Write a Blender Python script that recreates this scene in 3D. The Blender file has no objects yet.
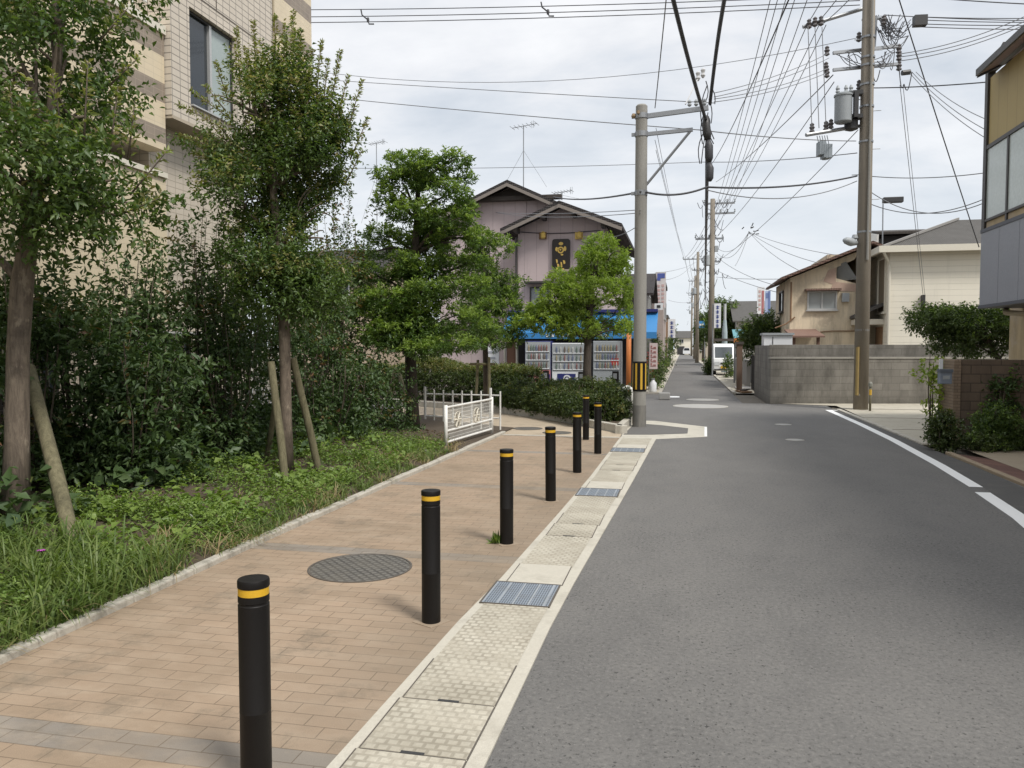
import bpy, math, random
import numpy as np
from mathutils import Vector
rad = math.radians
random.seed(7); rng = np.random.default_rng(7)
SC = bpy.context.scene
COL = SC.collection

# ---------------------------------------------------------------- camera numbers
F = 790.0; H = 1.65
TH = math.atan((384-347)/F); PSI = math.atan((683-512)/F*math.cos(TH))
cf = Vector((-math.sin(PSI)*math.cos(TH), math.cos(PSI)*math.cos(TH), -math.sin(TH)))
cr = Vector((math.cos(PSI), math.sin(PSI), 0)); cu = cr.cross(cf)
EYE = Vector((0, 0, H))
def ray(x, y): return cf + cr*((x-512)/F) + cu*((384-y)/F)
def G(x, y, z=0.0):
    d = ray(x, y); return EYE + d*((z-H)/d.z)
def AX(x, y, X):
    d = ray(x, y); return EYE + d*(X/d.x)
def AY(x, y, Y):
    d = ray(x, y); return EYE + d*(Y/d.y)
def P(x, y, D): return EYE + ray(x, y)*D

# ---------------------------------------------------------------- mesh builder
ORG = {}
class MB:
    def __init__(s): s.v = []; s.f = []; s.m = []
    def add(s, vs, fs, mi=0):
        o = len(s.v); s.v += [tuple(v) for v in vs]
        for q in fs: s.f.append([i+o for i in q]); s.m.append(mi)
        return s
    def box(s, lo, hi, mi=0):
        (a, b, c), (d, e, f) = lo, hi
        a, d = min(a, d), max(a, d); b, e = min(b, e), max(b, e); c, f = min(c, f), max(c, f)
        return s.add([(a,b,c),(d,b,c),(d,e,c),(a,e,c),(a,b,f),(d,b,f),(d,e,f),(a,e,f)],
                     [(0,3,2,1),(4,5,6,7),(0,1,5,4),(1,2,6,5),(2,3,7,6),(3,0,4,7)], mi)
    def obox(s, c, size, rz=0.0, mi=0, ax=None):
        c = Vector(c); hx, hy, hz = [k/2 for k in size]
        if ax is None:
            ux = Vector((math.cos(rz), math.sin(rz), 0)); uy = Vector((-math.sin(rz), math.cos(rz), 0)); uz = Vector((0,0,1))
        else: ux, uy, uz = ax
        vs = [c+ux*(hx*i)+uy*(hy*j)+uz*(hz*k) for k in (-1,1) for (i,j) in ((-1,-1),(1,-1),(1,1),(-1,1))]
        return s.add(vs, [(0,3,2,1),(4,5,6,7),(0,1,5,4),(1,2,6,5),(2,3,7,6),(3,0,4,7)], mi)
    def tube(s, pts, rs, n=8, mi=0, caps=True):
        pts = [Vector(p) for p in pts]
        if not hasattr(rs, '__len__'): rs = [rs]*len(pts)
        o = len(s.v); prev = None
        for i, p in enumerate(pts):
            t = (pts[min(i+1, len(pts)-1)]-pts[max(i-1, 0)])
            if t.length < 1e-9: t = Vector((0,0,1))
            t.normalize()
            if prev is None: a = t.orthogonal().normalized()
            else:
                a = prev - t*prev.dot(t)
                a = a.normalized() if a.length > 1e-6 else t.orthogonal().normalized()
            prev = a; b = t.cross(a)
            for k in range(n):
                w = 2*math.pi*k/n; s.v.append(tuple(p+(a*math.cos(w)+b*math.sin(w))*rs[i]))
        for i in range(len(pts)-1):
            for k in range(n):
                k2 = (k+1) % n
                s.f.append([o+i*n+k, o+i*n+k2, o+(i+1)*n+k2, o+(i+1)*n+k]); s.m.append(mi)
        if caps:
            s.f.append([o+k for k in reversed(range(n))]); s.m.append(mi)
            s.f.append([o+(len(pts)-1)*n+k for k in range(n)]); s.m.append(mi)
        return s
    def lathe(s, c, prof, n=20, mi=0, mis=None):
        c = Vector(c); o = len(s.v)
        for r, z in prof:
            for k in range(n):
                w = 2*math.pi*k/n; s.v.append((c.x+r*math.cos(w), c.y+r*math.sin(w), c.z+z))
        for i in range(len(prof)-1):
            for k in range(n):
                k2 = (k+1) % n
                s.f.append([o+i*n+k, o+i*n+k2, o+(i+1)*n+k2, o+(i+1)*n+k]); s.m.append(mis(i, k) if mis else mi)
        s.f.append([o+k for k in reversed(range(n))]); s.m.append(mi)
        s.f.append([o+(len(prof)-1)*n+k for k in range(n)]); s.m.append(mi)
        return s
    def prism(s, poly, vec, mi=0):
        poly = [Vector(p) for p in poly]; vec = Vector(vec); n = len(poly)
        nrm = Vector((0,0,0))
        for i in range(n): nrm += poly[i].cross(poly[(i+1) % n])
        if nrm.dot(vec) > 0: poly.reverse()
        vs = poly+[p+vec for p in poly]
        fs = [list(range(n)), list(reversed(range(n, 2*n)))]
        for i in range(n):
            j = (i+1) % n; fs.append([j, i, i+n, j+n])
        return s.add(vs, fs, mi)
    def sheet(s, poly, mi=0): return s.add(poly, [list(range(len(poly)))], mi)
    def build(s, name, mats, parent=None, smooth=False, bevel=0.0, loc=None, bseg=2):
        me = bpy.data.meshes.new(name)
        if parent is not None: o = ORG.get(parent.name, Vector((0,0,0)))
        else: o = Vector(loc) if loc is not None else Vector((0,0,0))
        me.from_pydata([(v[0]-o[0], v[1]-o[1], v[2]-o[2]) for v in s.v], [], s.f)
        return finish(me, name, mats, parent, o, smooth, bevel, s.m, bseg)
def finish(me, name, mats, parent, o, smooth=False, bevel=0.0, mis=None, bseg=2):
    if not isinstance(mats, (list, tuple)): mats = [mats]
    for m in mats: me.materials.append(m)
    if mis is not None and len(mats) > 1: me.polygons.foreach_set('material_index', mis)
    if smooth: me.polygons.foreach_set('use_smooth', [True]*len(me.polygons))
    me.update()
    ob = bpy.data.objects.new(name, me); COL.objects.link(ob)
    if parent is not None:
        ob.parent = parent; ORG[ob.name] = ORG.get(parent.name, Vector((0,0,0)))
    else: ob.location = o; ORG[ob.name] = Vector(o)
    if bevel:
        b = ob.modifiers.new('bevel', 'BEVEL'); b.width = bevel; b.segments = bseg; b.limit_method = 'ANGLE'; b.angle_limit = rad(40)
        if smooth:
            w = ob.modifiers.new('wn', 'WEIGHTED_NORMAL')
    return ob
def tag(o, label=None, cat=None, group=None, kind=None):
    if label: o['label'] = label
    if cat: o['category'] = cat
    if group: o['group'] = group
    if kind: o['kind'] = kind
    return o
def thing(name, label, cat, loc=(0,0,0), group=None, rz=None):
    o = bpy.data.objects.new(name, None); COL.objects.link(o); o.location = loc
    o.empty_display_size = 0.2
    ORG[o.name] = Vector(loc)
    if rz is not None: o.rotation_euler = (0,0,rz); ORG[o.name] = Vector((0,0,0))   # parts given in local coordinates
    return tag(o, label, cat, group)
def dup(root, loc, label=None, rz=None):
    r = root.copy(); COL.objects.link(r); r.location = loc
    if rz is not None: r.rotation_euler = (0,0,rz)
    if label: r['label'] = label
    for ch in list(root.children):
        c = ch.copy(); COL.objects.link(c); c.parent = r
        for g in list(ch.children):
            d = g.copy(); COL.objects.link(d); d.parent = c
    return r
def pieces(name, mat, parent, mbs, **k): return [q.build(name, mat, parent, **k) for q in mbs]
def struct(name, mb, mat, **k): return tag(mb.build(name, mat, **k), kind='structure')

# ---------------------------------------------------------------- materials
class NT:
    def __init__(s, name):
        s.mat = bpy.data.materials.new(name); s.mat.use_nodes = True; s.t = s.mat.node_tree
        s.b = s.t.nodes['Principled BSDF']; s.o = s.t.nodes['Material Output']
        s.tc = s.t.nodes.new('ShaderNodeTexCoord'); s.obj = s.tc.outputs['Object']
    def n(s, typ, ins=None, **props):
        x = s.t.nodes.new('ShaderNode'+typ)
        for k, v in props.items(): setattr(x, k, v)
        for k, v in (ins or {}).items(): s.set(x.inputs[k], v)
        return x
    def set(s, sock, v):
        if hasattr(v, 'is_linked'): s.t.links.new(v, sock)
        elif isinstance(v, (tuple, list)) and len(v) == 3 and sock.type == 'RGBA': sock.default_value = (*v, 1)
        else: sock.default_value = v
    def noise(s, scale, detail=4, rough=.55, vec=None, dist=0.0):
        return s.n('TexNoise', {'Vector': vec if vec is not None else s.obj, 'Scale': scale, 'Detail': detail, 'Roughness': rough, 'Distortion': dist}).outputs['Fac']
    def vmap(s, sc=(1,1,1), vec=None, loc=(0,0,0), rot=(0,0,0)):
        return s.n('Mapping', {'Vector': vec if vec is not None else s.obj, 'Scale': sc, 'Location': loc, 'Rotation': rot}).outputs[0]
    def math(s, op, a, b=0.0, c=None, clamp=False):
        x = s.n('Math', operation=op, use_clamp=clamp); s.set(x.inputs[0], a); s.set(x.inputs[1], b)
        if c is not None: s.set(x.inputs[2], c)
        return x.outputs[0]
    def ramp(s, fac, stops, interp='LINEAR'):
        x = s.n('ValToRGB'); x.color_ramp.interpolation = interp; e = x.color_ramp.elements
        while len(e) < len(stops): e.new(0.5)
        for q, (p, c) in zip(e, stops):
            q.position = p; q.color = (*c, 1) if hasattr(c, '__len__') else (c, c, c, 1)
        s.set(x.inputs[0], fac); return x.outputs[0]
    def mix(s, fac, a, b, mode='MIX'):
        x = s.n('Mix', data_type='RGBA', blend_type=mode); s.set(x.inputs[0], fac); s.set(x.inputs[6], a); s.set(x.inputs[7], b); return x.outputs[2]
    def bump(s, h, strength=.3, dist=.01, nrm=None):
        x = s.n('Bump', {'Height': h, 'Strength': strength, 'Distance': dist})
        if nrm is not None: s.set(x.inputs['Normal'], nrm)
        s.t.links.new(x.outputs[0], s.b.inputs['Normal']); return x.outputs[0]
    def out(s, col, rough=.7, metal=0.0, spec=None):
        s.set(s.b.inputs['Base Color'], col); s.set(s.b.inputs['Roughness'], rough); s.set(s.b.inputs['Metallic'], metal)
        if spec is not None: s.b.inputs['Specular IOR Level'].default_value = spec
        return s.mat
    def uz(s):
        """(x+y, z): a wall coordinate that works on every axis-aligned vertical face"""
        q = s.n('SeparateXYZ', {0: s.obj})
        return s.n('CombineXYZ', {0: s.math('ADD', q.outputs[0], q.outputs[1]), 1: q.outputs[2], 2: 0.0}).outputs[0], q
def mul(c, k): return tuple(min(1.0, x*k) for x in c)

def plain(name, col, rough=.6, var=.18, scale=3.0, bump=.15, bscale=60.0, metal=0.0, fine=.08, spec=None, stain=0.0, stain_col=(.05,.045,.035)):
    m = NT(name)
    c = m.mix(m.noise(scale, 6, .6), mul(col, 1-var), mul(col, 1+var))
    c = m.mix(m.ramp(m.noise(scale*22, 3, .6), [(.35, 0), (.65, 1)]), mul(col, 1-fine), c)
    if stain:
        k = m.ramp(m.noise(1.6, 6, .65, vec=m.vmap((2.2, 2.2, .35))), [(.52, 0), (.75, 1)])
        c = m.mix(m.math('MULTIPLY', k, stain), c, stain_col)
    if bump: m.bump(m.noise(bscale, 4, .6), bump, .01)
    return m.out(c, rough, metal, spec)

def m_asphalt():
    m = NT('asphalt')
    big = m.noise(.5, 7, .68, vec=m.vmap((1, .5, 1)), dist=.5); mid = m.noise(2.4, 8, .72, vec=m.vmap((1, .7, 1)))
    c = m.ramp(big, [(.34, (.124,.120,.115)), (.66, (.160,.154,.145))])
    c = m.mix(m.ramp(mid, [(.34, .4), (.5, 0)]), c, (.100,.097,.093)); c = m.mix(m.ramp(mid, [(.52, 0), (.72, .4)]), c, (.180,.172,.160))
    g = m.noise(38, 6, .85)
    c = m.mix(m.ramp(g, [(.36, .7), (.475, 0)]), c, (.065,.063,.06)); c = m.mix(m.ramp(g, [(.53, 0), (.66, .6)]), c, (.245,.235,.218))
    for sc, lo, hi, col, k in ((46.0, .64, .69, (.03,.029,.028), .9), (83.0, .70, .74, (.36,.35,.33), .55), (23.0, .70, .76, (.05,.048,.047), .5)):
        msk = m.math('MULTIPLY', m.ramp(m.noise(sc, 3, .55, vec=m.vmap((1, .8, 1), loc=(sc, .3*sc, 0))), [(lo-.03, 0), (hi-.02, 1)]), m.ramp(m.noise(1.7, 4, .6, vec=m.vmap((1,1,1), loc=(sc, 0, 1))), [(.4, .35), (.6, 1)]))
        c = m.mix(m.math('MULTIPLY', msk, k), c, col)
    # old tyre-polished and patched streaks
    c = m.mix(m.ramp(m.noise(5, 7, .75, vec=m.vmap((1.6, .35, 1))), [(.60, 0), (.74, .35)]), c, (.075,.073,.071))
    m.bump(m.math('ADD', m.noise(140, 2, .7), m.math('MULTIPLY', g, 1.2)), .55, .005)
    return m.out(c, m.ramp(mid, [(.3, .78), (.7, .92)]), spec=.3)

def m_pavers():
    m = NT('brick_pavers')
    def bt(c1, c2, mo, off):
        return m.n('TexBrick', {'Vector': m.obj, 'Color1': c1, 'Color2': c2, 'Mortar': mo, 'Scale': 1.0, 'Mortar Size': .0028,
                   'Mortar Smooth': .25, 'Bias': 0.0, 'Brick Width': .2, 'Row Height': .1}, offset=.5)
    a = bt((.365,.272,.192), (.318,.238,.168), (.165,.122,.086), .5)
    b = bt((.26,.238,.21), (.225,.208,.187), (.12,.10,.08), .5)
    y = m.n('SeparateXYZ', {0: m.obj}).outputs[1]
    band = m.math('LESS_THAN', m.math('FLOORED_MODULO', m.math('SUBTRACT', y, 2.7), 3.1), .2)
    c = m.mix(band, a.outputs['Color'], b.outputs['Color'])
    big = m.noise(.8, 6, .65); mid = m.noise(4.5, 5, .65, vec=m.vmap((.6, 1.3, 1)))
    c = m.mix(m.ramp(big, [(.36, .65), (.60, 0)]), c, (.225,.172,.118))
    c = m.mix(m.ramp(mid, [(.45, 0), (.75, .45)]), c, (.43,.35,.262))
    c = m.mix(m.ramp(m.noise(2.1, 7, .75), [(.54, 0), (.70, .6)]), c, (.14,.12,.09))
    x_ = m.n('SeparateXYZ', {0: m.obj}).outputs[0]; c = m.mix(m.math('MULTIPLY', m.ramp(m.math('MULTIPLY', m.math('ADD', x_, 3.6), .4), [(.62, 0), (.9, .55)]), m.ramp(m.noise(1.6, 6, .7), [(.35, .2), (.6, 1)])), c, (.19,.158,.118))
    c = m.mix(m.ramp(m.noise(260, 2, .6), [(.4, .16), (.6, 0)]), c, (.05,.04,.03))
    h = m.math('ADD', m.math('MULTIPLY', a.outputs['Fac'], -1.0), m.math('MULTIPLY', m.noise(120, 3), .25))
    m.bump(h, .55, .004)
    return m.out(c, .82, spec=.25)

def m_checker():
    m = NT('cast_concrete_checker')
    br = m.n('TexBrick', {'Vector': m.obj, 'Color1': (.54,.505,.42), 'Color2': (.49,.458,.38), 'Mortar': (.40,.37,.305), 'Scale': 1.0,
             'Mortar Size': .0105, 'Mortar Smooth': .6, 'Brick Width': .054, 'Row Height': .048}, offset=.5)
    c = m.mix(m.ramp(m.noise(6, 6, .7), [(.40, .75), (.62, 0)]), br.outputs['Color'], (.40,.365,.295))
    c = m.mix(m.ramp(m.noise(1.1, 7, .7), [(.42, 0), (.66, .75)]), c, (.30,.272,.215))
    c = m.mix(m.math('MULTIPLY', m.math('SUBTRACT', br.outputs['Fac'], 0), m.ramp(m.noise(2.3, 5, .7), [(.42, 0), (.6, .45)])), c, (.18,.158,.12))
    c = m.mix(m.ramp(m.noise(70, 3, .6), [(.4, .2), (.6, 0)]), c, (.2,.18,.14))
    m.bump(m.math('ADD', m.math('MULTIPLY', br.outputs['Fac'], -1), m.math('MULTIPLY', m.noise(90, 3), .3)), .32, .004)
    return m.out(c, .85, spec=.25)

def m_wallbrick(name, c1, c2, mo, w, h, ms, rough=.6, bump=.4, off=.5, stain=.0, grime=(.06,.055,.045), band=None, vscale=1.0):
    m = NT(name); vec, q = m.uz()
    br = m.n('TexBrick', {'Vector': vec, 'Color1': c1, 'Color2': c2, 'Mortar': mo, 'Scale': 1.0, 'Mortar Size': ms, 'Mortar Smooth': .2,
             'Brick Width': w, 'Row Height': h}, offset=off)
    c = br.outputs['Color']
    if band:        # horizontal bands of darker tile between heights
        msk = 0.0
        for (z0, z1) in band[0]:
            k = m.math('MULTIPLY', m.math('GREATER_THAN', q.outputs[2], z0), m.math('LESS_THAN', q.outputs[2], z1)); msk = m.math('MAXIMUM', msk, k)
        bb = m.n('TexBrick', {'Vector': vec, 'Color1': band[1], 'Color2': mul(band[1], .9), 'Mortar': mul(band[1], 1.35), 'Scale': 1.0,
                 'Mortar Size': ms, 'Mortar Smooth': .2, 'Brick Width': w, 'Row Height': h}, offset=off)
        c = m.mix(msk, c, bb.outputs['Color'])
    c = m.mix(m.ramp(m.noise(2.2, 6, .65), [(.4, .22), (.65, 0)]), c, mul(c1, .7))
    if stain:
        k = m.ramp(m.noise(1.3, 7, .72, vec=m.vmap((1.5, 1.5, .5))), [(.42, 0), (.72, 1)])
        c = m.mix(m.math('MULTIPLY', k, stain), c, grime)
        low = m.math('MULTIPLY', m.ramp(q.outputs[2], [(0, 1), (.3, 0)]), m.ramp(m.noise(5, 5, .7), [(.3, .3), (.6, 1)]))
        c = m.mix(m.math('MULTIPLY', low, stain*.8), c, grime)
    m.bump(m.math('ADD', m.math('MULTIPLY', br.outputs['Fac'], -1), m.math('MULTIPLY', m.noise(70, 4), .35)), bump, .006)
    return m.out(c, rough)

def m_siding(name, col, pitch=.25, axis=2, groove=.06, var=.1):
    m = NT(name); q = m.n('SeparateXYZ', {0: m.obj})
    s_ = q.outputs[2] if axis == 2 else m.math('ADD', q.outputs[0], q.outputs[1])
    k = m.math('LESS_THAN', m.math('FLOORED_MODULO', s_, pitch), pitch*groove)
    c = m.mix(m.noise(1.2, 6, .65), mul(col, 1-var), mul(col, 1+var))
    c = m.mix(m.ramp(m.noise(1.5, 6, .7, vec=m.vmap((3, 3, .25))), [(.55, 0), (.8, .35)]), c, mul(col, .55))
    c = m.mix(k, c, mul(col, .72))
    m.bump(m.math('MULTIPLY', k, -1), .6, .01)
    return m.out(c, .62)

def m_roof(name, col, pitch=.28):
    m = NT(name); q = m.n('SeparateXYZ', {0: m.obj})
    s1 = m.n('TexWave', {'Vector': m.obj, 'Scale': 1.1/pitch, 'Distortion': .3}, wave_type='BANDS', bands_direction='X').outputs['Fac']
    s2 = m.n('TexWave', {'Vector': m.obj, 'Scale': 1.1/pitch, 'Distortion': .3}, wave_type='BANDS', bands_direction='Z').outputs['Fac']
    c = m.mix(m.noise(3, 6, .65), mul(col, .7), mul(col, 1.25))
    c = m.mix(m.ramp(s2, [(.0, .4), (.25, 0)]), c, mul(col, .4))
    m.bump(m.math('ADD', s1, s2), .6, .02)
    return m.out(c, .85, spec=.25)

def m_stucco(name, col):
    m = NT(name)
    c = m.mix(m.noise(1.3, 7, .7), mul(col, .78), mul(col, 1.12))
    c = m.mix(m.ramp(m.noise(1.1, 7, .75, vec=m.vmap((1.8, 1.8, .3))), [(.46, 0), (.68, .75)]), c, mul(col, .45))
    c = m.mix(m.ramp(m.noise(.9, 6, .7, vec=m.vmap((1,1,1), loc=(4,2,7))), [(.52, 0), (.58, .6)]), c, (.40,.33,.25))
    m.bump(m.noise(45, 5, .7), .4, .01)
    return m.out(c, .9)

def m_bark(name, a, b, sc=1.0, patch=None):
    m = NT(name); v = m.vmap((9*sc, 9*sc, 1.6*sc))
    k = m.noise(2.2, 7, .7, vec=v, dist=.5)
    c = m.ramp(k, [(.3, a), (.68, b)])
    c = m.mix(m.ramp(m.noise(5*sc, 5, .7), [(.5, 0), (.7, .6)]), c, mul(a, .55))
    if patch: c = m.mix(m.ramp(m.noise(7*sc, 4, .6, vec=m.vmap((1,1,.5), loc=(3,1,2))), [(.6, 0), (.66, .8)]), c, patch)
    m.bump(k, .7, .015)
    return m.out(c, .88)

def m_leaf(name, cols, rough=.42, trans=.3, spec=.4):
    m = NT(name)
    r = m.n('NewGeometry').outputs['Random Per Island']
    st = [(i/(len(cols)-1), c) for i, c in enumerate(cols)]
    c = m.ramp(r, st)
    c = m.mix(m.ramp(m.noise(1.1, 4, .6), [(.35, 0), (.7, .5)]), c, mul(cols[-1], 1.1))
    m.out(c, rough, spec=spec)
    tr = m.n('BsdfTranslucent', {'Color': m.mix(1.0, c, (1.5, 1.65, .7), 'MULTIPLY')})
    mx = m.n('MixShader', {0: trans, 1: m.b.outputs[0], 2: tr.outputs[0]})
    m.t.links.new(mx.outputs[0], m.o.inputs[0])
    return m.mat

def m_glass(name, col=(.02,.025,.03), rough=.06):
    m = NT(name)
    c = m.mix(m.noise(1.5, 3), mul(col, .8), mul(col, 1.4))
    m.bump(m.noise(1.2, 2), .05, .02)
    return m.out(c, rough, spec=.7)

ASPH = m_asphalt(); PAVER = m_pavers(); CHECK = m_checker()
CEMENT = plain('cement', (.48,.45,.38), .85, .16, 2.5, .3, 90, stain=.5, stain_col=(.2,.18,.14))
KERBM = plain('kerb_concrete', (.44,.41,.35), .88, .3, 5.0, .5, 50, stain=.85, stain_col=(.1,.095,.07))
PATHM = plain('path_concrete', (.40,.325,.235), .9, .2, 1.5, .3, 80, stain=.5, stain_col=(.12,.1,.07))
FORE = plain('forecourt_concrete', (.42,.385,.31), .88, .2, 1.2, .3, 70, stain=.5, stain_col=(.16,.14,.1))
GROUNDM = plain('ground_dirt', (.17,.15,.12), .95, .3, .6, .4, 20)
SOIL = plain('soil', (.075,.055,.036), .95, .4, 3.0, .8, 30)
WPAINT = plain('road_paint', (.78,.78,.76), .7, .12, 3, .3, 120, fine=.14)
BLACKP = plain('black_paint', (.009,.0078,.0072), .5, .3, 4, .08, 120, spec=.22)
YELL = plain('yellow_reflector', (.62,.36,.02), .45, .1, 6, .03)
YELLP = plain('yellow_paint', (.55,.33,.03), .55, .2, 6, .1)
POLEC = plain('pole_concrete', (.27,.26,.235), .85, .2, 1.5, .25, 60, stain=.5, stain_col=(.13,.12,.1))
POLEB = plain('weathered_pole', (.225,.195,.155), .88, .25, 2.0, .4, 50, stain=.6, stain_col=(.07,.06,.045))
STEEL = plain('galvanised_steel', (.30,.31,.32), .45, .15, 5, .1, 60, metal=.6)
GREYM = plain('grey_enamel', (.32,.34,.35), .5, .12, 4, .05)
DARKM = plain('dark_metal', (.035,.034,.034), .5, .2, 6, .1)
IRON = plain('cast_iron', (.12,.105,.088), .6, .25, 8, .3, 60, metal=.3)
WIREM = plain('cable_black', (.045,.045,.05), .55, .1, 5, 0)
WIREG = plain('cable_grey', (.19,.195,.205), .55, .1, 5, 0)
CERAM = plain('ceramic', (.5,.5,.5), .25, .1, 5, 0)
WHITEP = plain('white_paint', (.72,.71,.67), .5, .1, 4, .05, stain=.35, stain_col=(.3,.26,.2))
WHITE = plain('white_enamel', (.7,.71,.72), .35, .06, 4, .02)
TILE = m_wallbrick('beige_wall_tile', (.57,.505,.415), (.54,.475,.39), (.33,.285,.22), .2, .1, .006, .5, .35, 0.0)
TILEN = m_wallbrick('beige_small_tile', (.60,.535,.445), (.56,.495,.41), (.19,.168,.14), .2, .105, .008, .5, .4, 0.0)
TILEB = m_wallbrick('banded_wall_tile', (.66,.56,.40), (.63,.535,.38), (.56,.48,.35), .2, .1, .005, .5, .3, 0.0,
        band=([(6.02,6.29),(5.33,5.62),(4.72,4.95),(7.6,7.9),(8.35,8.7),(9.2,9.5),(10.0,10.3)], (.24,.195,.155)))
SOFFIT = plain('soffit', (.42,.36,.28), .8, .1)
GLASS = m_glass('window_glass'); GLASSL = m_glass('pale_window_glass', (.30,.35,.34), .12); GLASSB = m_glass('curtained_glass', (.30,.32,.32), .12)
ALU = plain('aluminium_frame', (.5,.5,.49), .4, .08, 5, .03, metal=.4)
BRONZE = plain('bronze_frame', (.045,.04,.036), .45, .15)
PINK = m_siding('mauve_siding', (.47,.385,.385), .45, 0, .035)
ROOFD = m_roof('dark_roof_tile', (.05,.045,.044)); ROOFG = m_roof('grey_slate', (.105,.10,.093), .2); ROOFB = m_roof('brown_roof', (.15,.095,.075), .3)
WOODD = plain('dark_timber', (.055,.045,.038), .8, .3); WOODM = plain('brown_timber', (.22,.13,.07), .75, .25)
STAKE = m_bark('weathered_stake', (.085,.075,.04), (.185,.165,.095), 1.4)
CREAM = m_siding('cream_siding', (.74,.695,.585), .2, 2, .045, .05); CREAMP = plain('cream_paint', (.66,.62,.52), .6, .06)
STUC = m_stucco('old_stucco', (.68,.575,.42)); TAN = m_stucco('tan_stucco', (.46,.36,.22))
BLOCK = m_wallbrick('grey_block', (.215,.20,.174), (.165,.153,.133), (.125,.116,.10), .5, .2, .007, .92, .5, .5, stain=.85)
BLOCKB = m_wallbrick('brown_block', (.165,.120,.085), (.125,.092,.066), (.075,.056,.042), .3, .15, .009, .9, .6, .5, stain=.6, grime=(.05,.04,.03))
BLOCKE = m_wallbrick('brown_block_end', (.27,.20,.14), (.22,.165,.115), (.15,.11,.08), .2, .05, .006, .9, .6, .5)
REDBR = m_wallbrick('red_paving', (.17,.085,.062), (.11,.052,.038), (.05,.03,.022), .2, .1, .004)
PANEL = plain('grey_panel', (.27,.28,.31), .45, .08, 1.2, .04, spec=.4)
BLIND = m_siding('tan_blind', (.40,.305,.13), .42, 0, .03)
BLUE = plain('blue_awning', (.04,.21,.47), .5, .15, 2, .1, 30)
ORANGE = plain('orange_paint', (.62,.2,.05), .55, .15, 5, .1, stain=.3)
TEAL = plain('teal_paint', (.12,.30,.34), .6, .15); REDP = plain('red_paint', (.42,.05,.04), .5, .15); NAVY = plain('navy_paint', (.025,.03,.14), .4, .15)
GOLD = plain('gold_leaf', (.62,.43,.11), .45, .2, 6, .1, metal=.3); SIGNBK = plain('lacquer_black', (.018,.014,.013), .3, .2)
SIGNBLUE = plain('sign_blue', (.07,.1,.33), .5, .1); SIGNPINK = plain('sign_pink', (.52,.36,.34), .5, .1); SIGNBR = plain('sign_brown', (.2,.10,.06), .6, .15)
BARKA = m_bark('smooth_bark', (.068,.051,.038), (.195,.155,.115), 1.3, (.26,.215,.16)); BARKD = m_bark('dark_bark', (.035,.028,.022), (.085,.066,.05))
BARKS = m_bark('stem_bark', (.055,.045,.03), (.13,.105,.075), 2)
LF_CRAPE = m_leaf('crape_leaf', [(.037,.072,.022),(.062,.106,.030),(.108,.155,.042)])
LF_CRAPEN = m_leaf('crape_new_leaf', [(.16,.23,.05),(.21,.25,.075),(.27,.22,.12)])
LF_SHRUB = m_leaf('glossy_leaf', [(.034,.066,.026),(.054,.095,.034),(.092,.135,.05)], .48, .25, .35)
LF_SHRUBN = m_leaf('young_leaf', [(.07,.13,.035),(.11,.14,.045),(.17,.085,.05)], .35)
LF_PODO = m_leaf('narrow_leaf', [(.046,.090,.022),(.072,.128,.028),(.108,.170,.038)], .45)
LF_PODON = m_leaf('fresh_narrow_leaf', [(.145,.225,.045),(.195,.28,.058),(.25,.335,.078)], .45)
LF_HEDGE = m_leaf('hedge_leaf', [(.038,.062,.022),(.06,.09,.03),(.098,.122,.044)], .35)
LF_HEDGEN = m_leaf('hedge_young_leaf', [(.10,.15,.035),(.15,.19,.05),(.17,.13,.06)], .4)
LF_GRASS = m_leaf('grass_blade', [(.055,.10,.022),(.090,.145,.032),(.16,.20,.06)], .5, .3)
LF_DRY = m_leaf('dry_grass', [(.28,.21,.11),(.22,.16,.08),(.33,.27,.15)], .7, .2)
LF_WEED = m_leaf('weed_leaf', [(.085,.15,.032),(.13,.205,.04),(.19,.26,.06)], .45, .3)
LF_LIME = m_leaf('lime_leaf', [(.16,.24,.035),(.22,.29,.045),(.26,.30,.06)], .45, .35)
LF_BRIGHT = m_leaf('bright_new_leaf', [(.19,.28,.05),(.25,.34,.062),(.31,.39,.085)], .45, .35)
LF_FAR = m_leaf('tree_leaf', [(.034,.062,.02),(.054,.088,.027),(.088,.12,.035)], .5)
# ---------------------------------------------------------------- foliage
def tri_object(name, V, T, mats, mi=None, parent=None, loc=None):
    o = ORG.get(parent.name, Vector((0,0,0))) if parent is not None else Vector(loc or (0,0,0))
    V = np.asarray(V, dtype=np.float32) - np.array(o, dtype=np.float32); T = np.asarray(T, dtype=np.int32)
    me = bpy.data.meshes.new(name)
    me.vertices.add(len(V)); me.vertices.foreach_set('co', V.ravel())
    me.loops.add(T.size); me.loops.foreach_set('vertex_index', T.ravel())
    me.polygons.add(len(T)); me.polygons.foreach_set('loop_start', np.arange(0, T.size, 3, dtype=np.int32))
    me.update(calc_edges=True)
    return finish(me, name, mats, parent, o, mis=(list(map(int, mi)) if mi is not None else None))
def unit(a): return a/np.maximum(np.linalg.norm(a, axis=-1, keepdims=True), 1e-9)
def leaves(c, ax, nr, L, W, fold=.16, droop=.12):
    """folded pointed leaves; c base points, ax axis, nr rough normal"""
    n = len(c); L = np.broadcast_to(L, (n,))[:, None]; W = np.broadcast_to(W, (n,))[:, None]
    ax = unit(ax); s = unit(np.cross(ax, nr)); nn = np.cross(s, ax)
    mid = c+ax*L*.42
    V = np.stack([c, mid+s*W/2+nn*L*fold, c+ax*L-nn*L*droop, mid-s*W/2+nn*L*fold], 1).reshape(-1, 3)
    b = (np.arange(n)*4)[:, None]
    T = np.concatenate([b+np.array([[0,1,2]]), b+np.array([[0,2,3]])], 1).reshape(-1, 3)
    return V, T
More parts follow.
